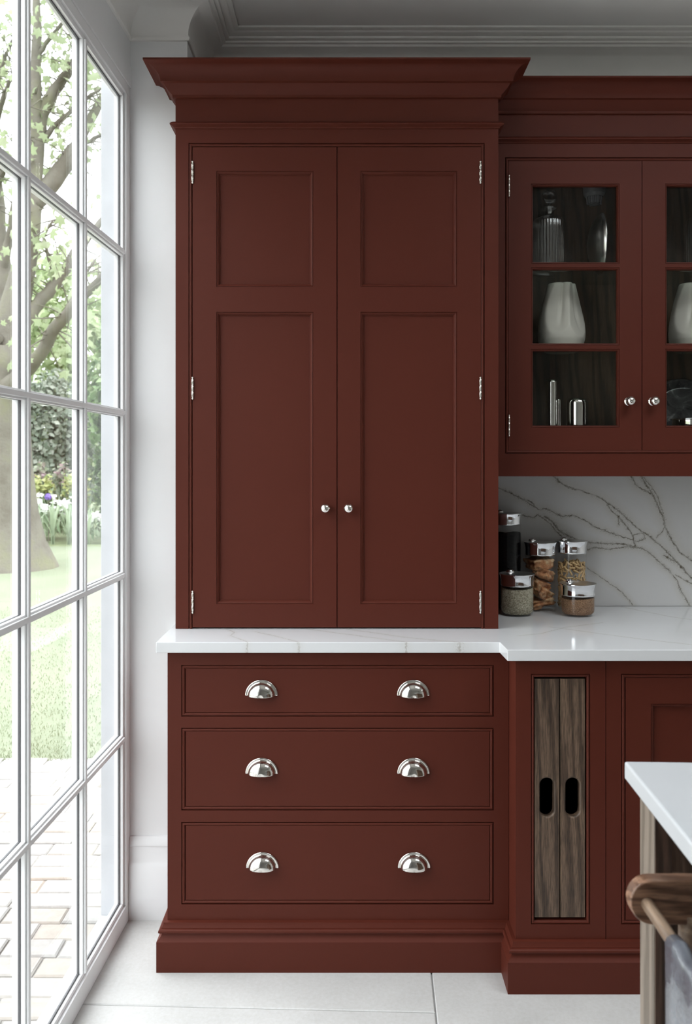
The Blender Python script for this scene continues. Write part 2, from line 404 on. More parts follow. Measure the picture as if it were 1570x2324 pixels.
TOPV = [
    ([(-0.36, 2.60), (-0.33, 2.55), (-0.335, 2.50), (-0.29, 2.44), (-0.27, 2.40)], 0.8),
    ([(-0.27, 2.56), (-0.20, 2.49), (-0.13, 2.41), (-0.12, 2.39)], 0.9),
    ([(-0.12, 2.60), (0.05, 2.49), (0.17, 2.41)], 1.0),
    ([(0.0, 2.60), (0.18, 2.47), (0.34, 2.40)], 1.0),
    ([(0.50, 2.50), (0.57, 2.53), (0.66, 2.62), (0.80, 2.70)], 0.7),
    ([(0.62, 2.63), (0.84, 2.45), (0.98, 2.36), (1.02, 2.31)], 0.8),
    ([(0.95, 2.99), (1.05, 2.80), (1.25, 2.60)], 0.8),
]
vein_material('top_quartz', TOPV, 'xy', (0.74, 0.75, 0.765), (0.24, 0.20, 0.15), 0.0024, 0.10, wob=0.012, halo=0.18, strength=0.5)

# ------------------------------------------------------------------ mesh helpers
class MB:
    def __init__(self): self.v, self.f = [], []
    def add(self, verts, faces):
        o = len(self.v); self.v += [tuple(p) for p in verts]
        self.f += [tuple(i + o for i in fc) for fc in faces]; return self
    def box(self, x0, x1, y0, y1, z0, z1):
        return self.add([(x0, y0, z0), (x1, y0, z0), (x1, y1, z0), (x0, y1, z0), (x0, y0, z1), (x1, y0, z1), (x1, y1, z1), (x0, y1, z1)],
                        [(0, 3, 2, 1), (4, 5, 6, 7), (0, 1, 5, 4), (1, 2, 6, 5), (2, 3, 7, 6), (3, 0, 4, 7)])
    def prism(self, pts, z0, z1):
        n = len(pts)
        return self.add([(x, y, z0) for x, y in pts] + [(x, y, z1) for x, y in pts],
                        [tuple(range(n))[::-1], tuple(range(n, 2 * n))] + [(i, (i + 1) % n, n + (i + 1) % n, n + i) for i in range(n)])
    def sweep(self, path, prof, mapf, closed=False, caps=False):
        """mitred sweep: profile (offset to the left of travel, height)"""
        n = len(path); rings = []
        for i in range(n):
            p = Vector(path[i])
            a = Vector(path[i - 1]) if (i > 0 or closed) else None
            c = Vector(path[(i + 1) % n]) if (i < n - 1 or closed) else None
            d1 = (p - a).normalized() if a is not None else None
            d2 = (c - p).normalized() if c is not None else None
            if d1 is None: d1 = d2
            if d2 is None: d2 = d1
            n1 = Vector((-d1.y, d1.x)); n2 = Vector((-d2.y, d2.x))
            mvec = (n1 + n2); mvec = mvec / max(1e-6, mvec.length_squared) * 2.0
            rings.append([mapf(p.x + mvec.x * o, p.y + mvec.y * o, h) for o, h in prof])
        k = len(prof); vs_, fs = [], []
        for r in rings: vs_ += r
        m = n if closed else n - 1
        for i in range(m):
            j = (i + 1) % n
            for q in range(k - 1):
                fs.append((i * k + q, j * k + q, j * k + q + 1, i * k + q + 1))
        if caps and not closed:
            fs.append(tuple(range(k))); fs.append(tuple(range((n - 1) * k, n * k))[::-1])
        return self.add(vs_, fs)
    def lathe(self, prof, seg=32, mapf=lambda x, y, z: (x, y, z), a0=0.0, a1=2 * math.pi):
        full = abs(a1 - a0 - 2 * math.pi) < 1e-6
        cnt = seg if full else seg + 1
        vs_, fs = [], []
        for r, h in prof:
            for i in range(cnt):
                a = a0 + (a1 - a0) * i / seg
                vs_.append(mapf(r * math.cos(a), r * math.sin(a), h))
        for q in range(len(prof) - 1):
            for i in range(seg):
                j = (i + 1) % cnt
                fs.append((q * cnt + i, q * cnt + j, (q + 1) * cnt + j, (q + 1) * cnt + i))
        return self.add(vs_, fs)
    def tube(self, pts, radii, seg=10, caps=True):
        pts = [Vector(p) for p in pts]; n = len(pts)
        vs_, fs = [], []
        up = None
        for i in range(n):
            d = (pts[min(i + 1, n - 1)] - pts[max(i - 1, 0)]).normalized()
            if up is None:
                up = Vector((0, 0, 1)) if abs(d.z) < 0.9 else Vector((1, 0, 0))
            s = d.cross(up).normalized(); up = s.cross(d).normalized()
            for k in range(seg):
                a = 2 * math.pi * k / seg
                vs_.append(pts[i] + (s * math.cos(a) + up * math.sin(a)) * radii[i])
        for i in range(n - 1):
            for k in range(seg):
                j = (k + 1) % seg
                fs.append((i * seg + k, i * seg + j, (i + 1) * seg + j, (i + 1) * seg + k))
        if caps:
            fs.append(tuple(range(seg))[::-1]); fs.append(tuple(range((n - 1) * seg, n * seg)))
        return self.add(vs_, fs)
    def mesh(self, name, mat, smooth=False, recalc=True, merge=False):
        me = bpy.data.meshes.new(name)
        me.from_pydata(self.v, [], self.f)
        if recalc or merge:
            bm = bmesh.new(); bm.from_mesh(me)
            if merge: bmesh.ops.remove_doubles(bm, verts=bm.verts, dist=1e-5)
            if recalc: bmesh.ops.recalc_face_normals(bm, faces=bm.faces)
            bm.to_mesh(me); bm.free()
        if mat: me.materials.append(MATS[mat])
        if smooth: me.polygons.foreach_set('use_smooth', [True] * len(me.polygons))
        me.update()
        return me

def wloc(o):
    v = Vector((0, 0, 0))
    while o is not None:
        v += Vector(o.location); o = o.parent
    return v

def link(name, me, parent=None, loc=(0, 0, 0), rot=(0, 0, 0), scale=(1, 1, 1)):
    o = bpy.data.objects.new(name, me); COL.objects.link(o)
    o.location = loc; o.rotation_euler = rot; o.scale = scale
    if parent is not None: o.parent = parent
    return o

def part(name, mb, mat, parent=None, smooth=False, bevel=0.0, merge=False, label=None, seg=2, angle=35, local=False):
    """link a mesh built in world metres under its thing"""
    if parent is not None and not local:
        w = wloc(parent); mb.v = [(x - w.x, y - w.y, z - w.z) for x, y, z in mb.v]
    me = mb.mesh(name, mat, smooth, merge=merge)
    o = link(name, me, parent)
    if bevel:
        bv = o.modifiers.new('soft_edge', 'BEVEL'); bv.width = bevel; bv.segments = seg
        bv.limit_method = 'ANGLE'; bv.angle_limit = math.radians(angle); bv.harden_normals = False
    if label: o['label'] = label
    return o

def empty(name, loc, rotz=0.0):
    o = bpy.data.objects.new(name, None); COL.objects.link(o)
    o.location = loc; o.rotation_euler = (0, 0, rotz); o.empty_display_size = 0.05
    return o

def tag(o, label, cat, group=None, kind=None):
    o['label'] = label; o['category'] = cat
    if group: o['group'] = group
    if kind: o['kind'] = kind
    return o

def struct(o, label=None):
    o['kind'] = 'structure'
    if label: o['label'] = label
    return o

def smooth_angle(o, deg=40):
    me = o.data
    me.polygons.foreach_set('use_smooth', [True] * len(me.polygons))
    try: me.set_sharp_from_angle(angle=math.radians(deg))
    except Exception: pass
    return o

XY = lambda a, c, h: (a, c, h)

# ------------------------------------------------------------------ room shell
CEIL = 2.871
RX, RY = 3.2, -2.9
floor = struct(part('floor', MB().prism([(WX + 0.0372 * (RY - WY) - 0.012, RY), (RX, RY), (RX, 3.012), (WX, 3.012)], -0.03, -0.006), 'grout'), 'pale limestone floor with wide joints')
# tiles follow the window wall, about two degrees off the cabinets
cr, sr = math.cos(WALL_ROT), math.sin(WALL_ROT)
def tile_mesh(w, d):
    mb = MB().box(0, w, -d, 0, -0.012, 0.0)
    me = mb.mesh('floor_tile', 'limestone')
    bm = bmesh.new(); bm.from_mesh(me)
    bmesh.ops.bevel(bm, geom=[e for e in bm.edges if all(v.co.z > -0.001 for v in e.verts)], offset=0.0025, segments=1, affect='EDGES')
    bm.to_mesh(me); bm.free(); return me
TX, TY = 0.232, 2.237
cols = [(-0.926, 0.0)] + [(k * 0.95, (k + 1) * 0.95) for k in range(4)]
tcache = {}
for ci, (a0, a1) in enumerate(cols):
    off = [0.0, 0.44, 0.13, 0.5, 0.3][ci]
    for r in range(-2, 9):
        top = -(r * 0.62) + off * (1 if ci else 0)
        lx, ly = a0 + 0.0016, top - 0.0016
        X0 = TX + lx * cr - ly * sr; Y0 = TY + lx * sr + ly * cr
        w = a1 - a0 - 0.0032; d = 0.62 - 0.0032
        if Y0 > 3.25 or Y0 - d < RY - 0.2 or X0 > RX: continue
        key = round(w, 3)
        if key not in tcache: tcache[key] = tile_mesh(w, d)
        link('floor_tile', tcache[key], floor, (X0, Y0, 0), (0, 0, WALL_ROT))

wb = struct(part('wall_back', MB().box(-0.495, RX, 3.012, 3.15, 0.0, CEIL), 'warm_wall'), 'pale back wall above the cabinets')
plain('taupe_wall', (0.80, 0.785, 0.76), 0.8, var=0.03, vscale=2, spec=0.2)
struct(part('wall_right', MB().box(RX, RX + 0.1, RY, 3.15, 0.0, CEIL), 'taupe_wall'), 'far side wall of the kitchen')
struct(part('wall_rear', MB().box(-0.95, RX + 0.1, RY - 0.1, RY, 0.0, CEIL), 'far_wall'), 'wall behind the viewer')
struct(part('wall_return', MB().prism([(WX - 0.003, 2.70), (-0.495, 2.70), (-0.495, 3.15), (WX - 0.003, 3.15)], 0.0, CEIL), 'white_wall'),
       'white return wall between window and tall cabinet')
struct(part('ceiling', MB().prism([(WX + 0.0372 * (RY - 0.1 - WY) - 0.03, RY - 0.1), (LX0, RY - 0.1), (LX0, 3.15), (WX - 0.03, 3.15)], CEIL, CEIL + 0.1).box(LX1, RX + 0.1, RY - 0.1, 3.15, CEIL, CEIL + 0.1)
            .box(LX0, LX1, RY - 0.1, LY0, CEIL, CEIL + 0.1).box(LX0, LX1, LY1, 3.15, CEIL, CEIL + 0.1), 'ceiling_paint'), 'plain grey white ceiling')
LAN = empty('added_lantern', (LX0, LY0, CEIL)); struct(LAN, 'added roof lantern over the kitchen, out of view')  # unseen lantern, added as an overhead light source
lw, ld = LX1 - LX0, LY1 - LY0
part('upstand', MB().box(-0.05, 0.0, -0.05, ld + 0.05, 0.101, 0.24).box(lw, lw + 0.05, -0.05, ld + 0.05, 0.101, 0.24)
     .box(0.0, lw, -0.05, 0.0, 0.101, 0.24).box(0.0, lw, ld, ld + 0.05, 0.101, 0.24), 'window_paint', LAN, local=True)
for k in range(3): part('glazing_bar', MB().box(lw * (k + 1) / 4 - 0.015, lw * (k + 1) / 4 + 0.015, 0.0, ld, 0.17, 0.20), 'window_paint', LAN, local=True)
for k in range(4): part('pane', MB().box(lw * k / 4 + 0.001, lw * (k + 1) / 4 - 0.001, 0.0, ld, 0.181, 0.186), 'window_glass', LAN, local=True)

def wall_x(y): return WX + 0.0372 * (y - WY)

# cove cornice all round
R = 0.079
prof = [(0.0, 2.733), (0.006, 2.734), (0.0085, 2.738), (0.008, 2.743), (0.005, 2.747), (0.003, 2.752)]
for k in range(1, 9):
    a = k / 8 * math.radians(84)
    prof.append((0.003 + R * (1 - math.cos(a)), 2.752 + R * math.sin(a)))
prof += [(0.0775, 2.8365), (0.088, 2.8375), (0.088, 2.8435), (0.095, 2.8445), (0.1005, 2.848), (0.1005, 2.853), (0.110, 2.854),
         (0.118, 2.857), (0.122, 2.8615), (0.131, 2.8625), (0.1367, 2.865), (0.1367, CEIL)]
trim = part('trim_1', MB().sweep([(RX, 3.012), (-0.495, 3.012), (-0.495, 2.70), (WX, 2.70), (wall_x(RY), RY)], prof, XY), 'warm_wall', smooth=True)
smooth_angle(trim, 38); struct(trim, 'coved plaster cornice with stepped mouldings')

# skirting on the return wall
sk = [(0.0, 0.256), (0.004, 0.255), (0.010, 0.246), (0.014, 0.232), (0.0135, 0.228), (0.011, 0.226), (0.011, 0.180), (0.014, 0.174), (0.018, 0.166), (0.018, 0.0)]
bb = part('baseboard_left', MB().sweep([(-0.49, 2.70), (WX, 2.70)], sk, XY), 'white_wall', smooth=True)
smooth_angle(bb, 30); struct(bb, 'tall white moulded skirting')

# ------------------------------------------------------------------ window wall
WIN = empty('window_1', (WX, WY, 0), WALL_ROT); struct(WIN, 'tall white glazed wall of small panes')
NC, PITCH = 6, 0.374
bars_y = [-0.4035 - PITCH * i for i in range(NC - 1)]
END = bars_y[-1] - PITCH
bars_z = [0.573, 1.074, 1.572, 2.063]
ZB, ZT = 0.068, 2.542
def wpart(name, mb, mat, parent=WIN, bevel=0.0015, **k): return part(name, mb, mat, parent, bevel=bevel, local=True, **k)
wpart('bottom_rail', MB().box(-0.034, 0.0, END - 0.05, 0.0, 0.0, ZB - 0.012).box(-0.034, -0.008, END, -0.045, ZB - 0.012, ZB), 'window_paint')
wpart('top_rail', MB().box(-0.034, 0.0, END - 0.05, 0.0, ZT + 0.014, ZT + 0.05).box(-0.034, -0.007, END, -0.045, ZT, ZT + 0.014), 'window_paint')
wpart('end_stile', MB().box(-0.034, 0.0, -0.040, 0.0, ZB - 0.012, ZT + 0.014).box(-0.034, -0.007, -0.053, -0.040, ZB, ZT), 'window_paint')
wpart('end_stile', MB().box(-0.034, 0.0, END - 0.05, END, ZB - 0.012, ZT + 0.014), 'window_paint')
vb = MB().box(-0.006, 0.0, -0.0065, 0.0065, ZB, ZT).box(-0.0165, -0.006, -0.0115, 0.0115, ZB, ZT).box(-0.036, -0.022, -0.011, 0.011, ZB, ZT).mesh('glazing_bar', 'window_paint')
vs_m = MB().box(-0.0221, -0.0164, -0.0125, 0.0125, ZB, ZT).mesh('spacer_strip', 'spacer')
for y in bars_y:
    o = link('glazing_bar', vb, WIN, (0, y, 0))
    bv = o.modifiers.new('soft_edge', 'BEVEL'); bv.width = 0.0015; bv.segments = 2
    link('spacer_strip', vs_m, o)
LN = -END - 0.053
hb = MB().box(-0.006, 0.0005, END, -0.053, -0.0065, 0.0065).box(-0.0165, -0.006, END, -0.053, -0.0115, 0.0115).box(-0.036, -0.022, END, -0.053, -0.011, 0.011).mesh('cross_bar', 'window_paint')
hs = MB().box(-0.0219, -0.0164, END, -0.053, -0.0122, 0.0122).mesh('spacer_strip', 'spacer')
for z in bars_z:
    o = link('cross_bar', hb, WIN, (0, 0, z))
    bv = o.modifiers.new('soft_edge', 'BEVEL'); bv.width = 0.0015; bv.segments = 2
    link('spacer_strip', hs, o)
wpart('spacer_strip', MB().box(-0.022, -0.0165, END, -0.053, ZT - 0.004, ZT + 0.002).box(-0.022, -0.0165, END, -0.053, ZB - 0.002, ZB + 0.004)
      .box(-0.022, -0.0165, -0.057, -0.052, ZB, ZT), 'spacer', bevel=0)
ys = [-0.053] + bars_y + [END]; zs = [ZB] + bars_z + [ZT]
pc = {}
for i in range(len(ys) - 1):
    for j in range(len(zs) - 1):
        w = ys[i] - ys[i + 1]; h = zs[j + 1] - zs[j]
        key = (round(w, 3), round(h, 3))
        if key not in pc:
            pc[key] = MB().box(-0.002, 0.002, -w / 2, w / 2, -h / 2, h / 2).mesh('pane', 'window_glass')
        link('pane', pc[key], WIN, (-0.0192, (ys[i] + ys[i + 1]) / 2, (zs[j] + zs[j + 1]) / 2))
# wall around the glazing
WL = empty('wall_left', (WX, WY, 0), WALL_ROT); struct(WL, 'white wall around the glazed opening')
part('head_wall', MB().box(-0.036, 0.0, RY - 2.9, 0.0, ZT + 0.05, CEIL), 'white_wall', WL, local=True)
part('head_board', MB().box(0.0, 0.005, END - 0.1, 0.0, ZT + 0.045, 2.649), 'white_wall', WL, local=True, bevel=0.001)
part('rear_wall', MB().box(-0.20, 0.0, RY - 2.9, END - 0.05, 0.0, ZT + 0.05), 'white_wall', WL, local=True)
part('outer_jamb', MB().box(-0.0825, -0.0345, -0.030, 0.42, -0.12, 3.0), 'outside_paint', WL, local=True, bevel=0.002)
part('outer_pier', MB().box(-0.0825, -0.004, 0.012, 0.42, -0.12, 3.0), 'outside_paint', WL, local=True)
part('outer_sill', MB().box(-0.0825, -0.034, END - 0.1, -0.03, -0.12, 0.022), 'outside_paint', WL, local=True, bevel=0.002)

# ------------------------------------------------------------------ cabinet mouldings and hardware
BEAD = [(0, 0), (0.0004, 0.0045), (0.0022, 0.0045), (0.0026, 0.0012), (0.0040, -0.0004), (0.0060, -0.0010), (0.0080, -0.0004), (0.0098, 0.0012), (0.0107, 0.003), (0.0107, 0.021)]
PANELM = [(0, 0), (0.0004, 0.0022), (0.0022, 0.0022), (0.0030, 0.0012), (0.0045, 0.0018), (0.0070, 0.0040), (0.0088, 0.0070), (0.0092, 0.0082), (0.0112, 0.0085), (0.0116, 0.0102)]
def ring(mb, x0, x1, z0, z1, y, pr):
    mp = lambda a, c, h: (a, y + h, c)
    return mb.sweep([(x0, z0), (x1, z0), (x1, z1), (x0, z1)], pr, mp, closed=True)
def arch(mb, x0, x1, z0, z1, y, pr):
    mp = lambda a, c, h: (a, y + h, c)
    return mb.sweep([(x1, z0), (x1, z1), (x0, z1), (x0, z0)], pr, mp)

def ball_profile():
    pr = [(0.0001, 0.0), (0.0135, 0.0), (0.0140, 0.0015), (0.0130, 0.0038), (0.0085, 0.0055), (0.0062, 0.0075), (0.0060, 0.0100)]
    for k in range(13):
        a = -math.radians(58) + k / 12 * math.radians(148)
        pr.append((max(0.0001, 0.0152 * math.cos(a)), 0.0243 + 0.0152 * math.sin(a)))
    return pr
FRONT = lambda x, z, h: (x, -h, z)
KNOB = MB().lathe(ball_profile(), 32, FRONT).mesh('knob', 'nickel', True)
hp = [(0.0001, -0.0350), (0.0022, -0.0344), (0.0034, -0.0325), (0.0030, -0.0302), (0.0018, -0.0290), (0.0030, -0.0280), (0.0036, -0.0276)]
hp += [(0.0036, -0.0100), (0.0031, -0.0097), (0.0036, -0.0094), (0.0036, 0.0094), (0.0031, 0.0097), (0.0036, 0.0100)]
hp += [(r, -h) for r, h in hp[6::-1]]
HINGE = MB().lathe(hp, 16).mesh('hinge', 'hinge_nickel', True)
def cup():
    mb = MB()
    pr = [(0.0462, 0.0), (0.0464, 0.0022), (0.0450, 0.0038), (0.0425, 0.0042), (0.0405, 0.0034), (0.0395, 0.0040), (0.0388, 0.0075), (0.0372, 0.0125),
          (0.0345, 0.0172), (0.0305, 0.0215), (0.0250, 0.0248), (0.0180, 0.0272), (0.0100, 0.0285), (0.0002, 0.0290)]
    mb.lathe(pr, 40, lambda x, z, h: (x, -h, z * 0.965), 0.0, math.pi)
    me = mb.mesh('cup_pull', 'nickel', True)
    return me
CUP = cup()

def add_knob(door, x, y, z):
    w = wloc(door); link('knob', KNOB, door, (x - w.x, y - w.y, z - w.z))
def add_hinge(door, x, y, z):
    w = wloc(door); link('hinge', HINGE, door, (x - w.x, y - w.y, z - w.z))
def add_cup(drw, x, y, z):
    w = wloc(drw); o = link('cup_pull', CUP, drw, (x - w.x, y - w.y, z - w.z))
    s = o.modifiers.new('wall', 'SOLIDIFY'); s.thickness = 0.0012; s.offset = -1

CROWN = [(0.0, 2.5125), (0.0075, 2.5135), (0.0080, 2.5210), (0.0110, 2.5235), (0.0180, 2.5300), (0.0250, 2.5385), (0.0300, 2.5470), (0.0325, 2.5480), (0.0375, 2.5495)]
for k in range(1, 8):
    a = k / 7 * math.radians(82)
    CROWN.append((0.0375 + 0.0415 * (1 - math.cos(a)) / (1 - math.cos(math.radians(82))), 2.5495 + 0.0445 * math.sin(a) / math.sin(math.radians(82))))
CROWN += [(0.0800, 2.5945), (0.0800, 2.600), (0.0, 2.600)]
NECK = [(0.0, 2.4215), (0.0030, 2.4225), (0.0045, 2.4260), (0.0100, 2.4290), (0.0145, 2.4310), (0.0150, 2.4345), (0.0125, 2.4370), (0.0090, 2.4400), (0.0040, 2.4425), (0.0, 2.4427)]
PLINTH = [(0.0, 0.133), (0.0095, 0.1312), (0.0100, 0.127), (0.0120, 0.1215), (0.0138, 0.1182), (0.0138, 0.1168), (0.0185, 0.1162), (0.0215, 0.1135), (0.0222, 0.1100),
          (0.0210, 0.1065), (0.0180, 0.1047), (0.0135, 0.1042), (0.0138, 0.1010), (0.0155, 0.0960), (0.0205, 0.0905), (0.0245, 0.0862), (0.0262, 0.0845), (0.0262, 0.0)]
neg = lambda pr: [(-o, h) for o, h in pr]

def panel_door(cab, x0, x1, z0, z1, panels, y, thick=0.022):
    """framed door with sunk moulded panels; panels = list of (px0, px1, pz0, pz1), stacked top to bottom"""
    mb = MB()
    px0, px1 = panels[0][0], panels[0][1]
    mb.box(x0, px0, y, y + thick, z0, z1).box(px1, x1, y, y + thick, z0, z1)
    edges = [z1] + [e for p in panels for e in (p[3], p[2])] + [z0]
    for a, c in zip(edges[0::2], edges[1::2]): mb.box(px0, px1, y, y + thick, c, a)
    for p in panels: ring(mb, p[0], p[1], p[2], p[3], y, PANELM)
    d = part('door', mb, 'red_paint', cab, label='moulded frame of the painted door')
    for p in panels:
        part('panel', MB().box(p[0] + 0.001, p[1] - 0.001, y + 0.0101, y + 0.017, p[2] + 0.001, p[3] - 0.001), 'red_paint', d)
    return d

# ------------------------------------------------------------------ tall cabinet standing on the worktop
YU = 2.60
TOPZ = 0.9205
tall = empty('tall_cabinet', (-0.027, YU, TOPZ))
tag(tall, 'tall dark red two-door cabinet with crown moulding, standing on white worktop by the window', 'cabinet')
xL, xR = -0.512, 0.4575
ox0, ox1, oz1 = mx(427.8, YU), mx(1099.4, YU), mz(324.5, YU)
fm = MB().box(xL, ox0, YU, 2.697, TOPZ, oz1).box(ox1, xR, YU, 2.697, TOPZ, oz1).box(xL, xR, YU, 2.697, oz1, 2.598)
arch(fm, ox0, ox1, TOPZ, oz1, YU, BEAD)
part('face_frame', fm, 'red_paint', tall)
part('body', MB().box(-0.490, xR, 2.699, 3.010, TOPZ, 2.598).box(ox0, ox1, YU + 0.03, 2.699, TOPZ, oz1), 'red_paint', tall)
cpath = [(xL, 2.697), (xL, YU), (xR, YU), (xR, 2.66)]
o = part('crown_moulding', MB().sweep(cpath, neg(CROWN), XY), 'red_paint', tall); smooth_angle(o, 25)
o = part('neck_moulding', MB().sweep([(xL, 2.697), (xL, YU), (xR, YU), (xR, 2.719)], neg(NECK), XY), 'red_paint', tall); smooth_angle(o, 30)
dz1, dz0 = mz(333.8, YU), TOPZ + 0.004
for (u0, u1, p0, p1, knob, hx) in ((436.9, 763.8, 491, 711, 738, 437.2), (765.7, 1091.1, 818, 1037, 791, 1089.8)):
    a, c = mx(u0, YU), mx(u1, YU)
    P = [(mx(p0, YU), mx(p1, YU), mz(651, YU), mz(388, YU)), (mx(p0, YU), mx(p1, YU), mz(1371, YU), mz(708, YU))]
    d = panel_door(tall, a, c, dz0, dz1, P, YU + 0.0004)
    add_knob(d, mx(knob, 2.576), YU + 0.0004, mz(1154, 2.576))
    for v in (391.5, 881, 1366.5): add_hinge(d, mx(hx, YU), YU - 0.0015, mz(v, YU))

# ------------------------------------------------------------------ drawer base
YB = 2.435
base = empty('drawer_unit', (-0.022, YB, 0.0))
tag(base, 'dark red base unit of three drawers with six nickel cup pulls, under the tall cabinet', 'drawer unit')
bL, bR, bT = -0.502, 0.4575, 0.8895
ax0, ax1 = mx(411.5, YB), mx(1120.5, YB)
rows = [(1509.2, 1626.6), (1652, 1839.4), (1865.8, 2052.6)]
zr = [(mz(b_, YB), mz(t_, YB)) for t_, b_ in rows]
fm = MB().box(bL, ax0, YB, 2.46, 0.0, bT).box(ax1, bR, YB, 2.46, 0.0, bT)
ed = [bT] + [e for (lo, hi) in zr for e in (hi, lo)] + [0.0]
for a, c in zip(ed[0::2], ed[1::2]): fm.box(ax0, ax1, YB, 2.46, c, a)
for lo, hi in zr: ring(fm, ax0, ax1, lo, hi, YB, BEAD)
part('face_frame', fm, 'red_paint', base)
part('body', MB().box(bL, bR, 2.4605, 2.697, 0.0, bT), 'red_paint', base)
for (lo, hi), (vt, vc) in zip(zr, ((1580, 594), (1757, 594.5), (1971, 596))):
    d = part('drawer', MB().box(ax0 + 0.0122, ax1 - 0.0118, YB + 0.0004, YB + 0.021, lo + 0.0122, hi - 0.0102), 'red_paint', base, bevel=0.0006)
    for u in (vc - 0.8, 937.5 + (vc - 594) * 0.9): add_cup(d, mx(u, YB), YB + 0.0004, mz(vt, YB) + 0.002)
o = part('plinth', MB().sweep([(bL, 2.698), (bL, YB), (bR, YB)], neg(PLINTH), XY), 'red_paint', base); smooth_angle(o, 28)

# ------------------------------------------------------------------ worktop (one continuous slab)
WT = [(-0.5295, 2.41), (0.4280, 2.41), (0.4310, 2.3135), (1.41, 2.3135), (1.41, 2.999), (-0.493, 2.999), (-0.493, 2.698), (-0.5295, 2.698)]
wt = MB().prism(WT, 0.890, 0.920)
wo = part('worktop', wt, 'top_quartz', bevel=0.002)
tag(wo, 'polished white veined stone worktop stepping forward over the base units', 'worktop')

so = part('splashback', MB().box(0.459, 1.41, SPL_Y, 3.0115, 0.9205, 1.40), 'splash_quartz')
tag(so, 'white stone splashback with brown branching veins behind the jars', 'splashback')

# ------------------------------------------------------------------ glazed wall cabinet
YW = 2.72
WC = empty('wall_cabinet', (0.94, YW, 1.376))
tag(WC, 'dark red wall cabinet with two glazed doors above the veined splashback', 'cabinet')
wL, wR, wB = 0.4585, 1.41, mz(1081, YW)
gx0 = mx(1145.8, YW); gz1 = mz(357, YW); gz0 = mz(1029.5, YW)
gx1 = wR - (gx0 - wL)
fm = MB().box(wL, gx0, YW, YW + 0.022, wB, 2.598).box(gx1, wR, YW, YW + 0.022, wB, 2.598).box(gx0, gx1, YW, YW + 0.022, gz1, 2.598).box(gx0, gx1, YW, YW + 0.022, wB, gz0)
ring(fm, gx0, gx1, gz0, gz1, YW, BEAD)
part('face_frame', fm, 'red_paint', WC)
y0, y1 = YW + 0.0225, 2.998
part('side_panel', MB().box(wL, wL + 0.018, y0, y1, wB, 2.45), 'cabinet_walnut', WC)
part('side_panel', MB().box(wR - 0.018, wR, y0, y1, wB, 2.45), 'cabinet_walnut', WC)
part('back_panel', MB().box(wL + 0.018, wR - 0.018, 2.988, y1, wB + 0.04, 2.43), 'cabinet_walnut', WC)
part('top_panel', MB().box(wL + 0.018, wR - 0.018, y0, 2.988, 2.40, 2.418), 'cabinet_walnut', WC)
CB = gz0 + 0.006
part('bottom_panel', MB().box(wL + 0.018, wR - 0.018, y0, 2.988, wB + 0.002, CB), 'cabinet_walnut', WC)
SH1, SH2 = 2.031, 1.774
for z in (SH1, SH2): part('glass_shelf', MB().box(wL + 0.019, wR - 0.019, 2.765, 2.986, z, z + 0.007), 'shelf_glass', WC)
o = part('crown_moulding', MB().sweep([(wL, YW), (wR, YW), (wR, 2.998)], neg(CROWN), XY), 'red_paint', WC); smooth_angle(o, 25)
o = part('neck_moulding', MB().sweep([(wL, YW), (wR, YW), (wR, 2.998)], neg(NECK), XY), 'red_paint', WC); smooth_angle(o, 30)
GLM = [(0, 0), (0.0004, 0.0020), (0.0018, 0.0020), (0.0026, 0.0008), (0.0046, 0.0014), (0.0062, 0.0040), (0.0066, 0.0060), (0.0066, 0.016)]
def glazed_door(x0, x1, gx0_, gx1_, hinge_x, knob_x):
    z1_, z0_ = mz(365.4, YW), mz(1022.2, YW)
    op = [(mz(599, YW), mz(417, YW)), (mz(783.5, YW), mz(607, YW)), (mz(970.4, YW), mz(792, YW))]
    y = YW + 0.0004; t = 0.022
    mb = MB().box(x0, gx0_, y, y + t, z0_, z1_).box(gx1_, x1, y, y + t, z0_, z1_)
    mb.box(gx0_, gx1_, y, y + t, op[0][1], z1_).box(gx0_, gx1_, y, y + t, z0_, op[2][0])
    for lo, hi in (op[0], op[1], op[2]): ring(mb, gx0_, gx1_, lo, hi, y, GLM)
    d = part('door', mb, 'red_paint', WC, label='painted frame of the glazed door')
    for a, c in ((op[0][0], op[1][1]), (op[1][0], op[2][1])):
        part('glazing_bar', MB().box(gx0_, gx1_, y, y + t, c, a), 'red_paint', d)
    for lo, hi in op:
        part('pane', MB().box(gx0_ + 0.003, gx1_ - 0.003, y + 0.0125, y + 0.0155, lo + 0.003, hi - 0.003), 'door_glass', d)
    add_knob(d, knob_x, y, mz(910, 2.696))
    for v in (422, 966): add_hinge(d, hinge_x, YW - 0.0015, mz(v, YW))
    return d
sx = mx(1456.6, YW)
glazed_door(mx(1153.6, YW), sx - 0.0011, mx(1204.6, YW), mx(1405.7, YW), mx(1154.6, YW), mx(1432.5, 2.69))
glazed_door(sx + 0.0011, 2 * sx - mx(1153.6, YW), mx(1509, YW), mx(1711, YW), 2 * sx - mx(1154.6, YW), mx(1487.5, 2.69))

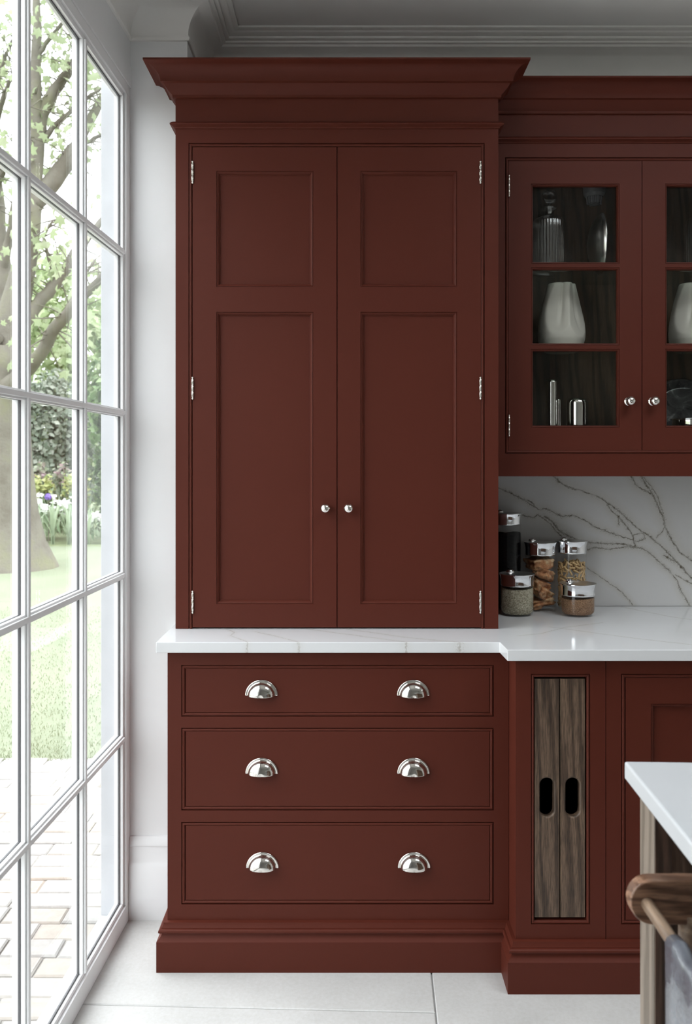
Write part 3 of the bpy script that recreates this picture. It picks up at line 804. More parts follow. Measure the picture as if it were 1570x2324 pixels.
# ------------------------------------------------------------------ base units to the side
YR = 2.338
def tray_mesh(w, h, t, sw, sh, sz):
    """flat board with a rounded hand slot; origin at lower corner of the front face"""
    me = bpy.data.meshes.new('pull_out_tray'); bm = bmesh.new()
    def cap(r, n=10):
        pts = []
        half = sh / 2 - sw / 2
        for i in range(n + 1):
            a = math.pi * i / n; pts.append((w / 2 + r * math.cos(a), sz + half + r * math.sin(a)))
        for i in range(n + 1):
            a = math.pi + math.pi * i / n; pts.append((w / 2 + r * math.cos(a), sz - half + r * math.sin(a)))
        return pts
    out = [bm.verts.new((x, 0, z)) for x, z in ((0.0008, 0), (w - 0.0008, 0), (w - 0.0008, h), (0.0008, h))]
    loops = []
    for r, y in ((sw / 2 + 0.0045, 0), (sw / 2 + 0.0026, 0.0008), (sw / 2 + 0.0008, 0.0026), (sw / 2, 0.005), (sw / 2, t)):
        loops.append([bm.verts.new((x, y, z)) for x, z in cap(r)])
    es = [bm.edges.new((out[i], out[(i + 1) % 4])) for i in range(4)]
    L0 = loops[0]; es += [bm.edges.new((L0[i], L0[(i + 1) % len(L0)])) for i in range(len(L0))]
    bmesh.ops.triangle_fill(bm, edges=es, use_beauty=True)
    for a, c in zip(loops, loops[1:]):
        for i in range(len(a)): bm.faces.new((a[i], a[(i + 1) % len(a)], c[(i + 1) % len(a)], c[i]))
    back = [bm.verts.new((x, t, z)) for x, z in ((0, 0), (w, 0), (w, h), (0, h))]
    mid = [bm.verts.new((x, 0.0012, z)) for x, z in ((0, 0), (w, 0), (w, h), (0, h))]
    for i in range(4):
        bm.faces.new((out[i], out[(i + 1) % 4], mid[(i + 1) % 4], mid[i]))
        bm.faces.new((mid[i], mid[(i + 1) % 4], back[(i + 1) % 4], back[i]))
    bmesh.ops.recalc_face_normals(bm, faces=bm.faces)
    bm.to_mesh(me); bm.free()
    me.materials.append(MATS['dark_oak']); return me

TC = empty('tray_cabinet', (0.58, YR, 0))
tag(TC, 'narrow dark red base unit holding two dark oak pull-out trays with hand slots', 'cabinet')
tL, tR = 0.4585, mx(1374.6, YR)
nx0, nx1, nz0, nz1 = mx(1204.8, YR), mx(1339, YR), mz(2098, YR), mz(1529.7, YR)
fm = MB().box(tL, nx0, YR, YR + 0.022, 0, bT).box(nx1, tR - 0.001, YR, YR + 0.022, 0, bT).box(nx0, nx1, YR, YR + 0.022, nz1, bT).box(nx0, nx1, YR, YR + 0.022, 0, nz0)
WIDEBEAD = [(0, 0), (0.0004, 0.0035), (0.0020, 0.0035), (0.0026, 0.0008), (0.0050, -0.0006), (0.0075, 0.0008), (0.0090, 0.0030), (0.0094, 0.022)]
ring(fm, nx0, nx1, nz0, nz1, YR, WIDEBEAD)
part('face_frame', fm, 'red_paint', TC)
part('side_panel', MB().box(tL, tL + 0.018, YR + 0.0222, 2.998, 0, bT), 'red_paint', TC)
part('side_panel', MB().box(tR - 0.019, tR - 0.001, YR + 0.0222, 2.998, 0, bT), 'red_paint', TC)
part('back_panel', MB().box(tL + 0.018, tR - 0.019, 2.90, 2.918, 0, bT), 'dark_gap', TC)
b0, b1 = mz(2083, YR), mz(1541.5, YR)
for u0, u1 in ((1213.6, 1270.0), (1272.2, 1328.2)):
    w = mx(u1, YR) - mx(u0, YR)
    me = tray_mesh(w, b1 - b0, 0.019, mx(1261, YR) - mx(1229.5, YR), 0.105, mz(1811, YR) - b0)
    ww = wloc(TC)
    link('pull_out_tray', me, TC, (mx(u0, YR) - ww.x, YR + 0.003 - ww.y, b0))
o = part('plinth', MB().sweep([(tL, YB - 0.001), (tL, YR), (tR - 0.0005, YR)], neg(PLINTH), XY), 'red_paint', TC); smooth_angle(o, 28)

PC = empty('base_cabinet', (1.05, YR, 0))
tag(PC, 'dark red base unit with sunk panel door, partly behind the kitchen island', 'cabinet')
cR = 1.40
kx0, kx1, kz0, kz1 = mx(1409.5, YR), 1.358, mz(2098, YR), mz(1529.7, YR)
fm = MB().box(tR + 0.0008, kx0, YR, YR + 0.022, 0, bT).box(kx1, cR, YR, YR + 0.022, 0, bT).box(kx0, kx1, YR, YR + 0.022, kz1, bT).box(kx0, kx1, YR, YR + 0.022, 0, kz0)
ring(fm, kx0, kx1, kz0, kz1, YR, BEAD)
part('face_frame', fm, 'red_paint', PC, bevel=0)
part('body', MB().box(tR + 0.0008, cR, YR + 0.028, 2.998, 0, bT), 'red_paint', PC)
d = panel_door(PC, kx0 + 0.012, kx1 - 0.012, kz0 + 0.012, kz1 - 0.0105, [(mx(1477, YR), kx1 - 0.083, kz0 + 0.082, mz(1597.4, YR))], YR + 0.0004)
add_knob(d, kx1 - 0.05, YR + 0.0004, 0.75)
o = part('plinth', MB().sweep([(tR - 0.0005, YR), (cR, YR), (cR, 2.99)], neg(PLINTH), XY), 'red_paint', PC); smooth_angle(o, 28)

# ------------------------------------------------------------------ things inside the glazed cabinet
def thing(name, label, cat, loc, group=None, rotz=0.0):
    return tag(empty(name, loc, rotz), label, cat, group)

def decanter(x, y, label):
    z = SH1 + 0.0075
    t = thing('decanter', label, 'decanter', (x, y, z), 'ribbed glass decanters')
    seg = 132
    def rib(r0, h, k=1.0): return r0
    pr = [(0.0001, 0.004), (0.040, 0.004), (0.043, 0.0), (0.0475, 0.002), (0.0495, 0.010), (0.050, 0.03), (0.050, 0.150), (0.0495, 0.170), (0.046, 0.180), (0.036, 0.186), (0.0205, 0.189),
          (0.0185, 0.194), (0.0185, 0.206), (0.0200, 0.210), (0.0265, 0.2125), (0.0275, 0.2160), (0.0260, 0.2190), (0.0175, 0.2200), (0.0160, 0.216), (0.0160, 0.195)]
    mb = MB(); vs_, fs = [], []
    for r, h in pr:
        fl = 1.0 if 0.005 < h < 0.183 and r > 0.04 else 0.0
        for i in range(seg):
            a = 2 * math.pi * i / seg
            rr = r * (1 + 0.022 * fl * math.cos(a * 33))
            vs_.append((rr * math.cos(a), rr * math.sin(a), h))
    for q in range(len(pr) - 1):
        for i in range(seg):
            j = (i + 1) % seg; fs.append((q * seg + i, q * seg + j, (q + 1) * seg + j, (q + 1) * seg + i))
    part('bottle', mb.add(vs_, fs), 'cut_glass', t, smooth=True, local=True)
    # stopper: a flattened disc with scooped top on a plug
    st = MB().lathe([(0.0001, 0.196), (0.0135, 0.197), (0.0148, 0.215), (0.0150, 0.222), (0.0120, 0.2245), (0.0080, 0.227), (0.0080, 0.229)], 28)
    R_, zc = 0.0265, 0.2535
    n = 36; out = []
    for i in range(n):
        a = -math.pi / 2 + 2 * math.pi * i / n
        px, pz = R_ * math.cos(a), R_ * math.sin(a)
        top = 0.0195 + 0.35 * abs(px)
        out.append((px, min(pz, top if abs(px) < 0.013 else 1)))
    for yy, s in ((-0.011, 0.72), (-0.0085, 0.93), (0.0085, 0.93), (0.011, 0.72)): pass
    rings = [(-0.012, 0.62), (-0.0100, 0.85), (-0.0065, 0.96), (0.0, 1.0), (0.0065, 0.96), (0.0100, 0.85), (0.012, 0.62)]
    vs_, fs = [], []
    for yy, s in rings: vs_ += [(px * s, yy, zc + pz * s) for px, pz in out]
    for q in range(len(rings) - 1):
        for i in range(n):
            j = (i + 1) % n; fs.append((q * n + i, q * n + j, (q + 1) * n + j, (q + 1) * n + i))
    fs.append(tuple(range(n))); fs.append(tuple(range((len(rings) - 1) * n, len(rings) * n)))
    st.add(vs_, fs)
    o = part('stopper', st, 'cut_glass', t, local=True); smooth_angle(o, 50)
    return t
decanter(mx(1245, 2.85), 2.85, 'ribbed clear glass decanter with disc stopper beside the standing silver dish')
decanter(mx(1590, 2.85), 2.85, 'ribbed clear glass decanter mostly cut off by the picture edge, behind the other glazed door')

def dish_mesh(rad, depth, name, mat):
    pr = [(0.0001, 0.0), (rad * 0.25, depth * 0.05), (rad * 0.5, depth * 0.2), (rad * 0.72, depth * 0.45), (rad * 0.88, depth * 0.73), (rad, depth), (rad * 1.0, depth + 0.003),
          (rad * 0.975, depth + 0.002), (rad * 0.86, depth * 0.73 + 0.005), (rad * 0.7, depth * 0.45 + 0.005), (rad * 0.48, depth * 0.2 + 0.005), (rad * 0.24, depth * 0.05 + 0.005), (0.0001, 0.005)]
    return MB().lathe(pr, 64).mesh(name, mat, True)
dm = dish_mesh(0.100, 0.040, 'silver_dish', 'satin_silver')
o = link('silver_dish', dm, None, (mx(1333.5, 2.86), 2.86, SH1 + 0.0075 + 0.1005), (0, math.radians(90), math.radians(6)))
o.rotation_euler = (Matrix.Rotation(math.radians(-5), 4, 'Z') @ Matrix.Rotation(math.radians(90), 4, 'Y')).to_euler()
tag(o, 'shallow silver dish standing on its edge beside the decanter', 'dish')

# round vented fitting under the cabinet top
t = thing('cabinet_fitting', 'dark round vented fitting hanging from the top inside the glazed cabinet', 'fitting', (mx(1350, 2.85), 2.86, 2.40))
part('collar', MB().lathe([(0.0001, 0), (0.044, 0), (0.044, -0.022), (0.040, -0.026), (0.041, -0.040), (0.036, -0.075), (0.0345, -0.095), (0.028, -0.104), (0.0001, -0.104)], 40), 'fitting', t, smooth=False, local=True)
fins = MB()
part('cage', MB().lathe([(0.022, -0.104), (0.022, -0.126), (0.016, -0.129), (0.0001, -0.129)], 24), 'fitting', t, local=True)
for k in range(10):
    a = 2 * math.pi * k / 10
    c_, s_ = math.cos(a), math.sin(a)
    mb = MB().tube([(0.0235 * c_, 0.0235 * s_, -0.103), (0.0225 * c_, 0.0225 * s_, -0.1285)], [0.0026, 0.0026], 6)
    part('fin', mb, 'fitting', t, local=True)

def vase(x, y, label, rot):
    z = SH2 + 0.0075
    nt_, nz_ = 120, 60
    H = 0.224
    key = [(0, 0.050), (0.02, 0.058), (0.08, 0.068), (0.18, 0.0755), (0.28, 0.077), (0.42, 0.0745), (0.5, 0.0718), (0.62, 0.0668), (0.75, 0.0600), (0.9, 0.0510), (0.985, 0.0455), (1.0, 0.044)]
    ks = [k[0] for k in key]; kr = [k[1] for k in key]
    def sstep(a): a = max(0.0, min(1.0, a)); return a * a * (3 - 2 * a)
    vs_, fs = [], []
    cuts = [(-1.92, 0.22, 0.0), (-0.82, 0.18, 0.1), (1.3, 0.26, 0.0)]
    for j in range(nz_ + 1):
        tt = j / nz_
        r0 = float(np.interp(tt, ks, kr))
        for i in range(nt_):
            a = 2 * math.pi * i / nt_
            r = r0
            for th, tb, sk_ in cuts:
                da = (a - th + math.pi) % (2 * math.pi) - math.pi
                da -= 0.30 * (tt - 0.55)
                if abs(da) < 0.75:
                    rb_ = float(np.interp(tb, ks, kr)); s_ = (tt - tb) / (1 - tb)
                    dcut = rb_ + 0.002 - (rb_ - 0.0385) * s_ - 0.0085 * math.sin(math.pi * max(0.0, min(1.0, s_)))
                    rc = dcut / math.cos(da)
                    if s_ > 0.12: rc -= 0.0065 * math.exp(-((da - 0.10) / 0.13) ** 2) * min(1.0, (s_ - 0.12) * 4)
                    k_ = 0.0016; h_ = max(k_ - abs(r - rc), 0.0) / k_
                    r = min(r, rc) - h_ * h_ * k_ * 0.25
            vs_.append((r * math.cos(a), r * math.sin(a), tt * H))
    for j in range(nz_):
        for i in range(nt_):
            k = (i + 1) % nt_; fs.append((j * nt_ + i, j * nt_ + k, (j + 1) * nt_ + k, (j + 1) * nt_ + i))
    base_n = len(vs_)
    # inner lip and floor
    for i in range(nt_):
        p = vs_[nz_ * nt_ + i]; vs_.append((p[0] * 0.9, p[1] * 0.9, p[2] - 0.004))
    for i in range(nt_):
        p = vs_[nz_ * nt_ + i]; vs_.append((p[0] * 0.8, p[1] * 0.8, 0.03))
    for b_ in (nz_ * nt_, base_n):
        nb_ = base_n if b_ == nz_ * nt_ else base_n + nt_
        for i in range(nt_):
            k = (i + 1) % nt_; fs.append((b_ + i, b_ + k, nb_ + k, nb_ + i))
    fs.append(tuple(range(base_n + nt_, base_n + 2 * nt_))); fs.append(tuple(range(nt_))[::-1])
    me = MB().add(vs_, fs).mesh('pinched_vase', 'ceramic', True)
    o = link('pinched_vase', me, None, (x, y, z), (0, 0, rot))
    tag(o, label, 'vase', 'pinched ceramic vases')
vase(mx(1274, 2.85), 2.852, 'off-white ceramic vase with pinched folds, standing above the two silver cylinders', 0.0)
vase(mx(1573, 2.85), 2.852, 'off-white pinched ceramic vase cut by the picture edge, above the smoky glass plates', -0.25)

def silver_cyl(x, y, r, h, label):
    pr = [(0.0001, 0.0), (r * 0.97, 0.0), (r, 0.003), (r, h - r * 0.55)]
    for k in range(1, 9):
        a = k / 8 * math.pi / 2
        pr.append((r * 0.45 + r * 0.55 * math.cos(a) if k < 8 else r * 0.45, h - r * 0.55 + r * 0.55 * math.sin(a)))
    pr.append((0.0001, h + 0.0005))
    o = link('silver_canister', MB().lathe(pr, 48).mesh('silver_canister', 'silver', True), None, (x, y, CB + 0.0003))
    tag(o, label, 'canister', 'polished silver canisters')
silver_cyl(mx(1252, 2.85), 2.85, 0.0190, mz(861.6, 2.85) - CB, 'tall slim polished silver cylinder with rounded top, in the glazed cabinet')
silver_cyl(mx(1310, 2.85), 2.85, 0.0345, mz(903, 2.85) - CB, 'short wide polished silver cylinder with rounded top, in the glazed cabinet')
silver_cyl(mx(1267, 2.93), 2.94, 0.0120, mz(905, 2.94) - CB, 'small thin silver cylinder tucked behind the tall slim one')

def smoke_mat():
    m = bpy.data.materials.new('marbled_glass'); m.use_nodes = True; MATS['marbled_glass'] = m
    nt = m.node_tree; b = nt.nodes['Principled BSDF']
    c = coords(nt); n = noise(nt, 14, 6, 0.65, c); n.inputs['Distortion'].default_value = 1.2
    r = ramp(nt, n.outputs[0], [(0.40, (0.012, 0.012, 0.013)), (0.55, (0.06, 0.06, 0.062)), (0.72, (0.32, 0.32, 0.32))])
    nt.links.new(r.outputs[0], b.inputs['Base Color']); b.inputs['Roughness'].default_value = 0.12
smoke_mat()
for (cu, cv, rr, yy, lab) in ((1543, 925, 0.125, 2.955, 'large smoky marbled glass plate leaning at the back of the glazed cabinet'),
                              (1548, 963, 0.108, 2.915, 'smaller smoky marbled glass plate leaning in front of the large one')):
    pr = [(0.0001, 0.0), (rr * 0.6, 0.001), (rr * 0.93, 0.008), (rr, 0.013), (rr * 0.99, 0.016), (rr * 0.92, 0.012), (rr * 0.6, 0.005), (0.0001, 0.004)]
    zc = CB + rr + 0.001
    o = link('marbled_plate', MB().lathe(pr, 56).mesh('marbled_plate', 'marbled_glass', True), None, (mx(cu, yy), yy, zc), (math.radians(86), 0, 0))
    tag(o, lab, 'plate')
t = thing('low_dish', 'low dark dish with bright silver rim before the smoky glass plates', 'dish', (mx(1575, 2.81), 2.815, CB + 0.0003))
rz = mz(950, 2.78) - CB
part('bowl', MB().lathe([(0.0001, 0.0), (0.055, 0.0), (0.068, 0.012), (0.070, rz - 0.004)], 40), 'silver', t, smooth=True, local=True)
part('rim', MB().lathe([(0.070, rz - 0.004), (0.0725, rz - 0.002), (0.0725, rz + 0.001), (0.068, rz + 0.001), (0.067, rz - 0.004)], 40), 'chrome', t, smooth=True, local=True)
# clear bowl at the side of the lower shelf
o = link('glass_bowl', dish_mesh(0.055, 0.030, 'glass_bowl', 'cut_glass'), None, (mx(1203, 2.93), 2.93, CB + 0.0575),
         (Matrix.Rotation(math.radians(-20), 4, 'Z') @ Matrix.Rotation(math.radians(100), 4, 'Y')).to_euler())
tag(o, 'small clear glass bowl on its edge, half hidden by the door frame', 'bowl')

# ------------------------------------------------------------------ storage jars on the worktop
Z0 = 0.9202
def jar(x, y, r, ztop, zlid, label, knob_off=(-0.024, 0.012)):
    t = thing('storage_jar', label, 'jar', (x, y, Z0), 'glass storage jars')
    h = ztop - Z0; hl = zlid - Z0
    gp = [(0.0001, 0.004), (r * 0.78, 0.0035), (r * 0.84, 0.0), (r * 0.90, 0.001), (r * 0.975, 0.008), (r, 0.018), (r, hl - 0.002), (r * 0.985, hl)]
    part('glass_body', MB().lathe(gp, 56), 'jar_glass', t, smooth=True, local=True)
    fr = r * 1.09
    lp = [(0.0001, hl), (r * 0.98, hl), (r * 1.005, hl + 0.0008), (r * 1.0, hl + 0.004), (r * 1.0, hl + (h - hl) * 0.45), (r * 1.02, hl + (h - hl) * 0.7), (fr * 0.985, hl + (h - hl) * 0.93), (fr, h - 0.0006), (fr * 0.995, h + 0.0004)]
    l = part('lid', MB().lathe(lp, 64), 'chrome', t, smooth=True, local=True)
    part('lid_dish', MB().lathe([(fr * 0.995, h + 0.0004), (fr * 0.97, h - 0.0004), (r * 0.8, h - 0.005), (r * 0.4, h - 0.008), (0.0001, h - 0.009)], 56), 'brushed_lid', l, smooth=True, local=True)
    kb = MB()
    pr = [(0.0001, 0.0), (0.006, 0.0)]
    for k in range(12):
        a = -math.radians(60) + k / 11 * math.radians(150)
        pr.append((max(0.0001, 0.0135 * math.cos(a)), 0.0105 + 0.0105 * math.sin(a)))
    kb.lathe(pr, 28)
    kb.v = [(a + knob_off[0], c + knob_off[1], z + h - 0.007) for a, c, z in kb.v]
    part('lid_knob', kb, 'chrome', l, smooth=True, local=True)
    return t
def fill(t, r, h0, h1, mat, name, seed):
    rnd = random.Random(seed)
    seg = 48; rings = []
    mb = MB(); vs_, fs = [], []
    pr = [(0.0001, h0), (r * 0.85, h0), (r * 0.97, h0 + 0.006), (r, h0 + 0.014), (r, h1), (r * 0.96, h1 + 0.001), (r * 0.6, h1 + 0.002), (0.0001, h1 + 0.001)]
    for q, (a_, h_) in enumerate(pr):
        for i in range(seg):
            a = 2 * math.pi * i / seg
            dz = 0.0025 * math.sin(a * 2 + seed) + rnd.uniform(-0.0012, 0.0012) if q in (4, 5, 6) else 0
            vs_.append((a_ * math.cos(a), a_ * math.sin(a), h_ + dz))
    for q in range(len(pr) - 1):
        for i in range(seg):
            j = (i + 1) % seg; fs.append((q * seg + i, q * seg + j, (q + 1) * seg + j, (q + 1) * seg + i))
    w = wloc(t)
    o = link(name, mb.add(vs_, fs).mesh(name, mat, True), None, tuple(w))
    return o
ja = jar(0.549, 2.944, 0.0460, 1.246, 1.208, 'tallest glass jar, filled with black leaves, half hidden by the tall cabinet')
jb = jar(0.6560, 2.925, 0.0502, 1.150, 1.107, 'tall glass jar of golden rusks with chrome lid')
jc = jar(0.7665, 2.9415, 0.0502, 1.153, 1.112, 'tall glass jar of ribbed pasta standing behind the smallest jar')
jd = jar(0.5613, 2.838, 0.0535, 1.055, 1.0165, 'low glass jar filled to the lid with pale rice', (-0.020, 0.016))
je = jar(0.7576, 2.829, 0.0545, 1.0245, 0.986, 'smallest glass jar, filled with brown grain', (-0.026, 0.004))
tag(fill(ja, 0.0440, 0.006, 1.178 - Z0, 'black_tea', 'black_leaves', 1), 'loose black leaves filling the tallest jar', 'tea', kind='stuff')
tag(fill(jd, 0.0510, 0.006, 1.008 - Z0, 'rice_grain', 'rice', 2), 'pale rice filling the low jar beside the tall cabinet', 'rice', kind='stuff')
tag(fill(je, 0.0520, 0.006, 0.977 - Z0, 'brown_grain', 'brown_grain', 3), 'fine brown grain in the smallest jar', 'grain', kind='stuff')
# black strands standing out of the top of the dark leaves
rnd = random.Random(5)
def rusk(seed, sx_, sy_, sz_):
    r_ = random.Random(seed)
    bm = bmesh.new(); bmesh.ops.create_cube(bm, size=1.0)
    bmesh.ops.subdivide_edges(bm, edges=bm.edges[:], cuts=7, use_grid_fill=True)
    from mathutils import noise as mn
    for v in bm.verts:
        c = v.co.copy()
        n = c.normalized()
        k = 0.62
        c = c * k + n * 0.5 * (1 - k) * 1.25
        d = mn.fractal(c * 3.2 + Vector((seed * 3.1, 0, 0)), 1.0, 2.0, 4) * 0.2
        c = c + n * d
        v.co = Vector((c.x * sx_, c.y * sy_, c.z * sz_))
    me = bpy.data.meshes.new('rusk'); bm.to_mesh(me); bm.free()
    me.materials.append(MATS['rusk_crust'])
    me.polygons.foreach_set('use_smooth', [True] * len(me.polygons)); return me
rk = [((-0.002, -0.003, 0.158), (0.10, -0.10, 0.3), (0.080, 0.064, 0.038), 'topmost golden rusk in the glass jar'),
      ((0.008, -0.008, 0.123), (0.22, 0.35, 1.0), (0.068, 0.058, 0.034), 'golden rusk second from the top of the jar'),
      ((-0.008, 0.000, 0.090), (0.30, -0.30, 2.0), (0.068, 0.058, 0.034), 'golden rusk in the middle of the jar'),
      ((0.007, -0.006, 0.058), (0.25, 0.45, 0.6), (0.066, 0.056, 0.034), 'golden rusk second from the bottom of the jar'),
      ((-0.002, -0.003, 0.027), (0.05, -0.22, 0.2), (0.074, 0.060, 0.027), 'lowest golden rusk, slanting at the bottom of the jar')]
wj = wloc(jb)
for i, (lo, ro, sz, lab) in enumerate(rk):
    o = link('rusk', rusk(i + 1, *sz), None, (wj.x + lo[0], wj.y + lo[1], wj.z + lo[2]), ro)
    tag(o, lab, 'rusk', 'rusks in the jar')
# ribbed pasta tubes
def pasta_mesh():
    pr = []; L, R_ = 0.019, 0.0036
    n = 7
    for k in range(n):
        z = -L / 2 + L * k / n
        pr += [(R_ * 0.84, z), (R_, z + L / n * 0.5)]
    pr.append((R_ * 0.84, L / 2)); pr.append((R_ * 0.42, L / 2)); pr.append((R_ * 0.40, L / 2 - 0.005)); pr.append((0.0001, L / 2 - 0.005))
    pr = [(0.0001, -L / 2 + 0.005), (R_ * 0.40, -L / 2 + 0.005), (R_ * 0.42, -L / 2)] + pr
    return MB().lathe(pr, 10).mesh('pasta_tube', 'pasta_dough', True)
PM = pasta_mesh(); wj = wloc(jc)
rnd = random.Random(11); placed = []
tries = 0
while len(placed) < 190 and tries < 30000:
    tries += 1
    shell = rnd.random() < 0.8
    a = rnd.uniform(0, 2 * math.pi); rr = rnd.uniform(0.039, 0.0430) if shell else rnd.uniform(0.0, 0.036)
    z = rnd.uniform(0.010, 0.160) if shell else rnd.uniform(0.135, 0.162)
    if not shell or math.sin(a) < 0.4:
        p = Vector((rr * math.cos(a), rr * math.sin(a), z))
        if all((p - q).length > 0.0096 for q in placed):
            placed.append(p)
            rad = Vector((math.cos(a), math.sin(a), 0)); tan = Vector((-math.sin(a), math.cos(a), 0))
            ang = rnd.uniform(0, math.pi)
            d = tan * math.cos(ang) + Vector((0, 0, 1)) * math.sin(ang)
            if rnd.random() < 0.22: d = (rad * 0.9 + d * 0.4)
            d.normalize()
            # keep ends inside the glass
            for _ in range(6):
                e = max(((p + d * s * 0.0095).xy.length for s in (-1, 1)))
                if e > 0.0470: p = Vector((p.x * 0.96, p.y * 0.96, p.z))
            p.z = max(p.z, 0.0075 + abs(d.z) * 0.0095)
            q = Vector((0, 0, 1)).rotation_difference(d)
            o = link('pasta_tube', PM, None, (wj.x + p.x, wj.y + p.y, wj.z + p.z), q.to_euler())
            tag(o, 'short ribbed pasta tube in the glass jar behind the smallest jar', 'pasta', 'pasta tubes in the jar')

# ------------------------------------------------------------------ kitchen island and chair
IS = empty('kitchen_island', (0.4697, 1.462, 0.0), WALL_ROT)
tag(IS, 'kitchen island with white stone top and grey brown wooden end frame', 'island')
part('stone_top', MB().box(0.0, 1.05, -1.75, 0.0, 0.890, 0.920), 'island_top', IS, local=True, bevel=0.004, seg=3)
part('post', MB().box(0.024, 0.052, -0.082, -0.0075, 0.0, 0.8895), 'washed_oak', IS, local=True, bevel=0.002)
part('post_shade_face', MB().box(0.0255, 0.0515, -0.0850, -0.0822, 0.0, 0.8895), 'post_shade_wood', IS, local=True)  # thin sheet over the post's front, its shade given by darker colour
part('end_panel', MB().box(0.0525, 0.99, -0.070, -0.018, 0.0, 0.8895), 'island_walnut', IS, local=True, bevel=0.001)
part('post', MB().box(0.9905, 1.03, -0.082, -0.0075, 0.0, 0.8895), 'washed_oak', IS, local=True, bevel=0.002)
part('cabinet_body', MB().box(0.55, 1.02, -1.74, -0.083, 0.0, 0.8895), 'island_walnut', IS, local=True, bevel=0.001)

CH = empty('sling_chair', (0.3947, 1.20, 0.0))
tag(CH, 'wooden chair with rounded walnut crossbar, round arm and glossy grey sling, by the island', 'chair')
# crossbar: a board with fully rounded ends
ra = 0.0308; zc = 0.8145
pts = []
for i in range(17):
    a = math.pi / 2 + math.pi * i / 16; pts.append((ra + ra * math.cos(a), zc + ra * math.sin(a)))
for i in range(17):
    a = -math.pi / 2 + math.pi * i / 16; pts.append((0.56 - ra + ra * math.cos(a), zc + ra * math.sin(a)))
mb = MB().prism(pts, -0.0235, 0.0); mb.v = [(x, -h, z) for x, z, h in mb.v]
o = part('crossbar', mb, 'walnut_rail', CH, local=True, bevel=0.0025, seg=3, angle=50)
for x in (0.0228, 0.5372):
    part('arm', MB().tube([(x, 0.006, zc - 0.001), (x, -0.02, zc - 0.001), (x, -0.60, zc - 0.001)], [0.0088, 0.0088, 0.0088], 20), 'dowel_wood', CH, smooth=True, local=True)
# sling wrapped over both arms and dipping to the seat
def sling():
    xa, xb = 0.0228, 0.5372; rr = 0.0128; zz = zc - 0.001
    sec = []
    for i in range(13):
        a = math.radians(-35) + math.radians(215) * i / 12
        sec.append((xa + rr * math.cos(a), zz + rr * math.sin(a)))
    n = 40; cx_, hw = (xa + xb) / 2, (xb - xa) / 2 + rr
    for i in range(1, n):
        t_ = math.pi * i / n
        c_, s_ = math.cos(t_), math.sin(t_)
        sec.append((cx_ - hw * math.copysign(abs(c_) ** 0.3, c_), zz - 0.002 - 0.36 * s_ ** 0.45))
    for i in range(13):
        a = math.radians(180) - math.radians(215) * i / 12
        a = math.pi - (math.radians(180) - math.radians(215) * i / 12)
        sec.append((xb + rr * math.cos(a), zz + rr * math.sin(a)))
    vs_, fs = [], []
    ysl = [-0.105 - 0.42 * k / 24 for k in range(25)]
    k_ = len(sec)
    for yi, y in enumerate(ysl):
        for (x, z) in sec:
            wob = 0.0016 * math.sin(y * 130 + z * 60) + 0.0012 * math.sin(y * 310 + x * 90)
            fold = 0.0032 * math.sin(z * 250 + 2.5 * math.sin(y * 28)) * (1 if x < cx_ else -1) * (1 if z < zz - 0.015 else 0.15)
            vs_.append((x + wob * 0.6 + fold, y + (0.006 * math.sin(z * 70) if yi == 0 else 0), z + wob))
    for i in range(len(ysl) - 1):
        for q in range(k_ - 1): fs.append((i * k_ + q, i * k_ + q + 1, (i + 1) * k_ + q + 1, (i + 1) * k_ + q))
    o = part('sling', MB().add(vs_, fs), 'sling', CH, smooth=True, local=True)
    s = o.modifiers.new('cloth', 'SOLIDIFY'); s.thickness = 0.002
sling()
for x in (0.085, 0.475):
    part('leg', MB().tube([(x, 0.012, zc - 0.02), (x, 0.012, 0.0)], [0.014, 0.012], 16), 'dowel_wood', CH, smooth=True, local=True)
for x in (0.0228, 0.5372):
    part('leg', MB().tube([(x, -0.585, zc - 0.004), (x, -0.585, 0.0)], [0.013, 0.011], 16), 'dowel_wood', CH, smooth=True, local=True)
part('stretcher', MB().tube([(0.03, -0.585, 0.30), (0.53, -0.585, 0.30)], [0.009, 0.009], 12), 'dowel_wood', CH, smooth=True, local=True)
part('stretcher', MB().tube([(0.085, 0.012, 0.28), (0.475, 0.012, 0.28)], [0.009, 0.009], 12), 'dowel_wood', CH, smooth=True, local=True)

# ------------------------------------------------------------------ garden
GZ = -0.10
rng = np.random.default_rng(4)
ter = struct(part('terrace', MB().box(-9.0, -0.76, -4.0, 4.44, GZ - 0.06, GZ - 0.008), 'paving_bed'), 'pale sandstone brick terrace outside the window')
pms = []
for k in range(3):
    w, d = (0.196, 0.221, 0.175)[k], 0.094
    me = MB().box(-w / 2, w / 2, -d / 2, d / 2, -0.04, 0.0).mesh('paver', 'sandstone_paver')
    bm = bmesh.new(); bm.from_mesh(me)
    bmesh.ops.bevel(bm, geom=[e for e in bm.edges if all(v.co.z > -0.001 for v in e.verts)], offset=0.005, segments=1, affect='EDGES')
    bm.to_mesh(me); bm.free(); pms.append((w, me))
rnd = random.Random(9)
y = 2.12; cnt = 0
while y < 4.40:
    xe = -0.60 - rnd.uniform(0, 0.18); xmin = -0.4 * (y + 0.05) - 0.30
    while xe > xmin and cnt < 298:
        w, me = pms[rnd.randrange(3)]
        link('paver', me, ter, (xe - w / 2, y, GZ + rnd.uniform(-0.003, 0.003)), (rnd.uniform(-.01, .01), rnd.uniform(-.01, .01), rnd.uniform(-.012, .012)))
        xe -= w + 0.005; cnt += 1
    y += 0.0985
mb = MB()
lawn = struct(part('lawn', MB().box(-60, 40, 4.44, 15.3, GZ - 0.2, GZ - 0.012), 'lawn_turf'), 'mown green lawn between terrace and flower bed')
struct(part('ground', MB().box(-90, 60, 15.3, 90, GZ - 0.25, GZ - 0.05), 'soil'), 'dark planted ground behind the lawn')
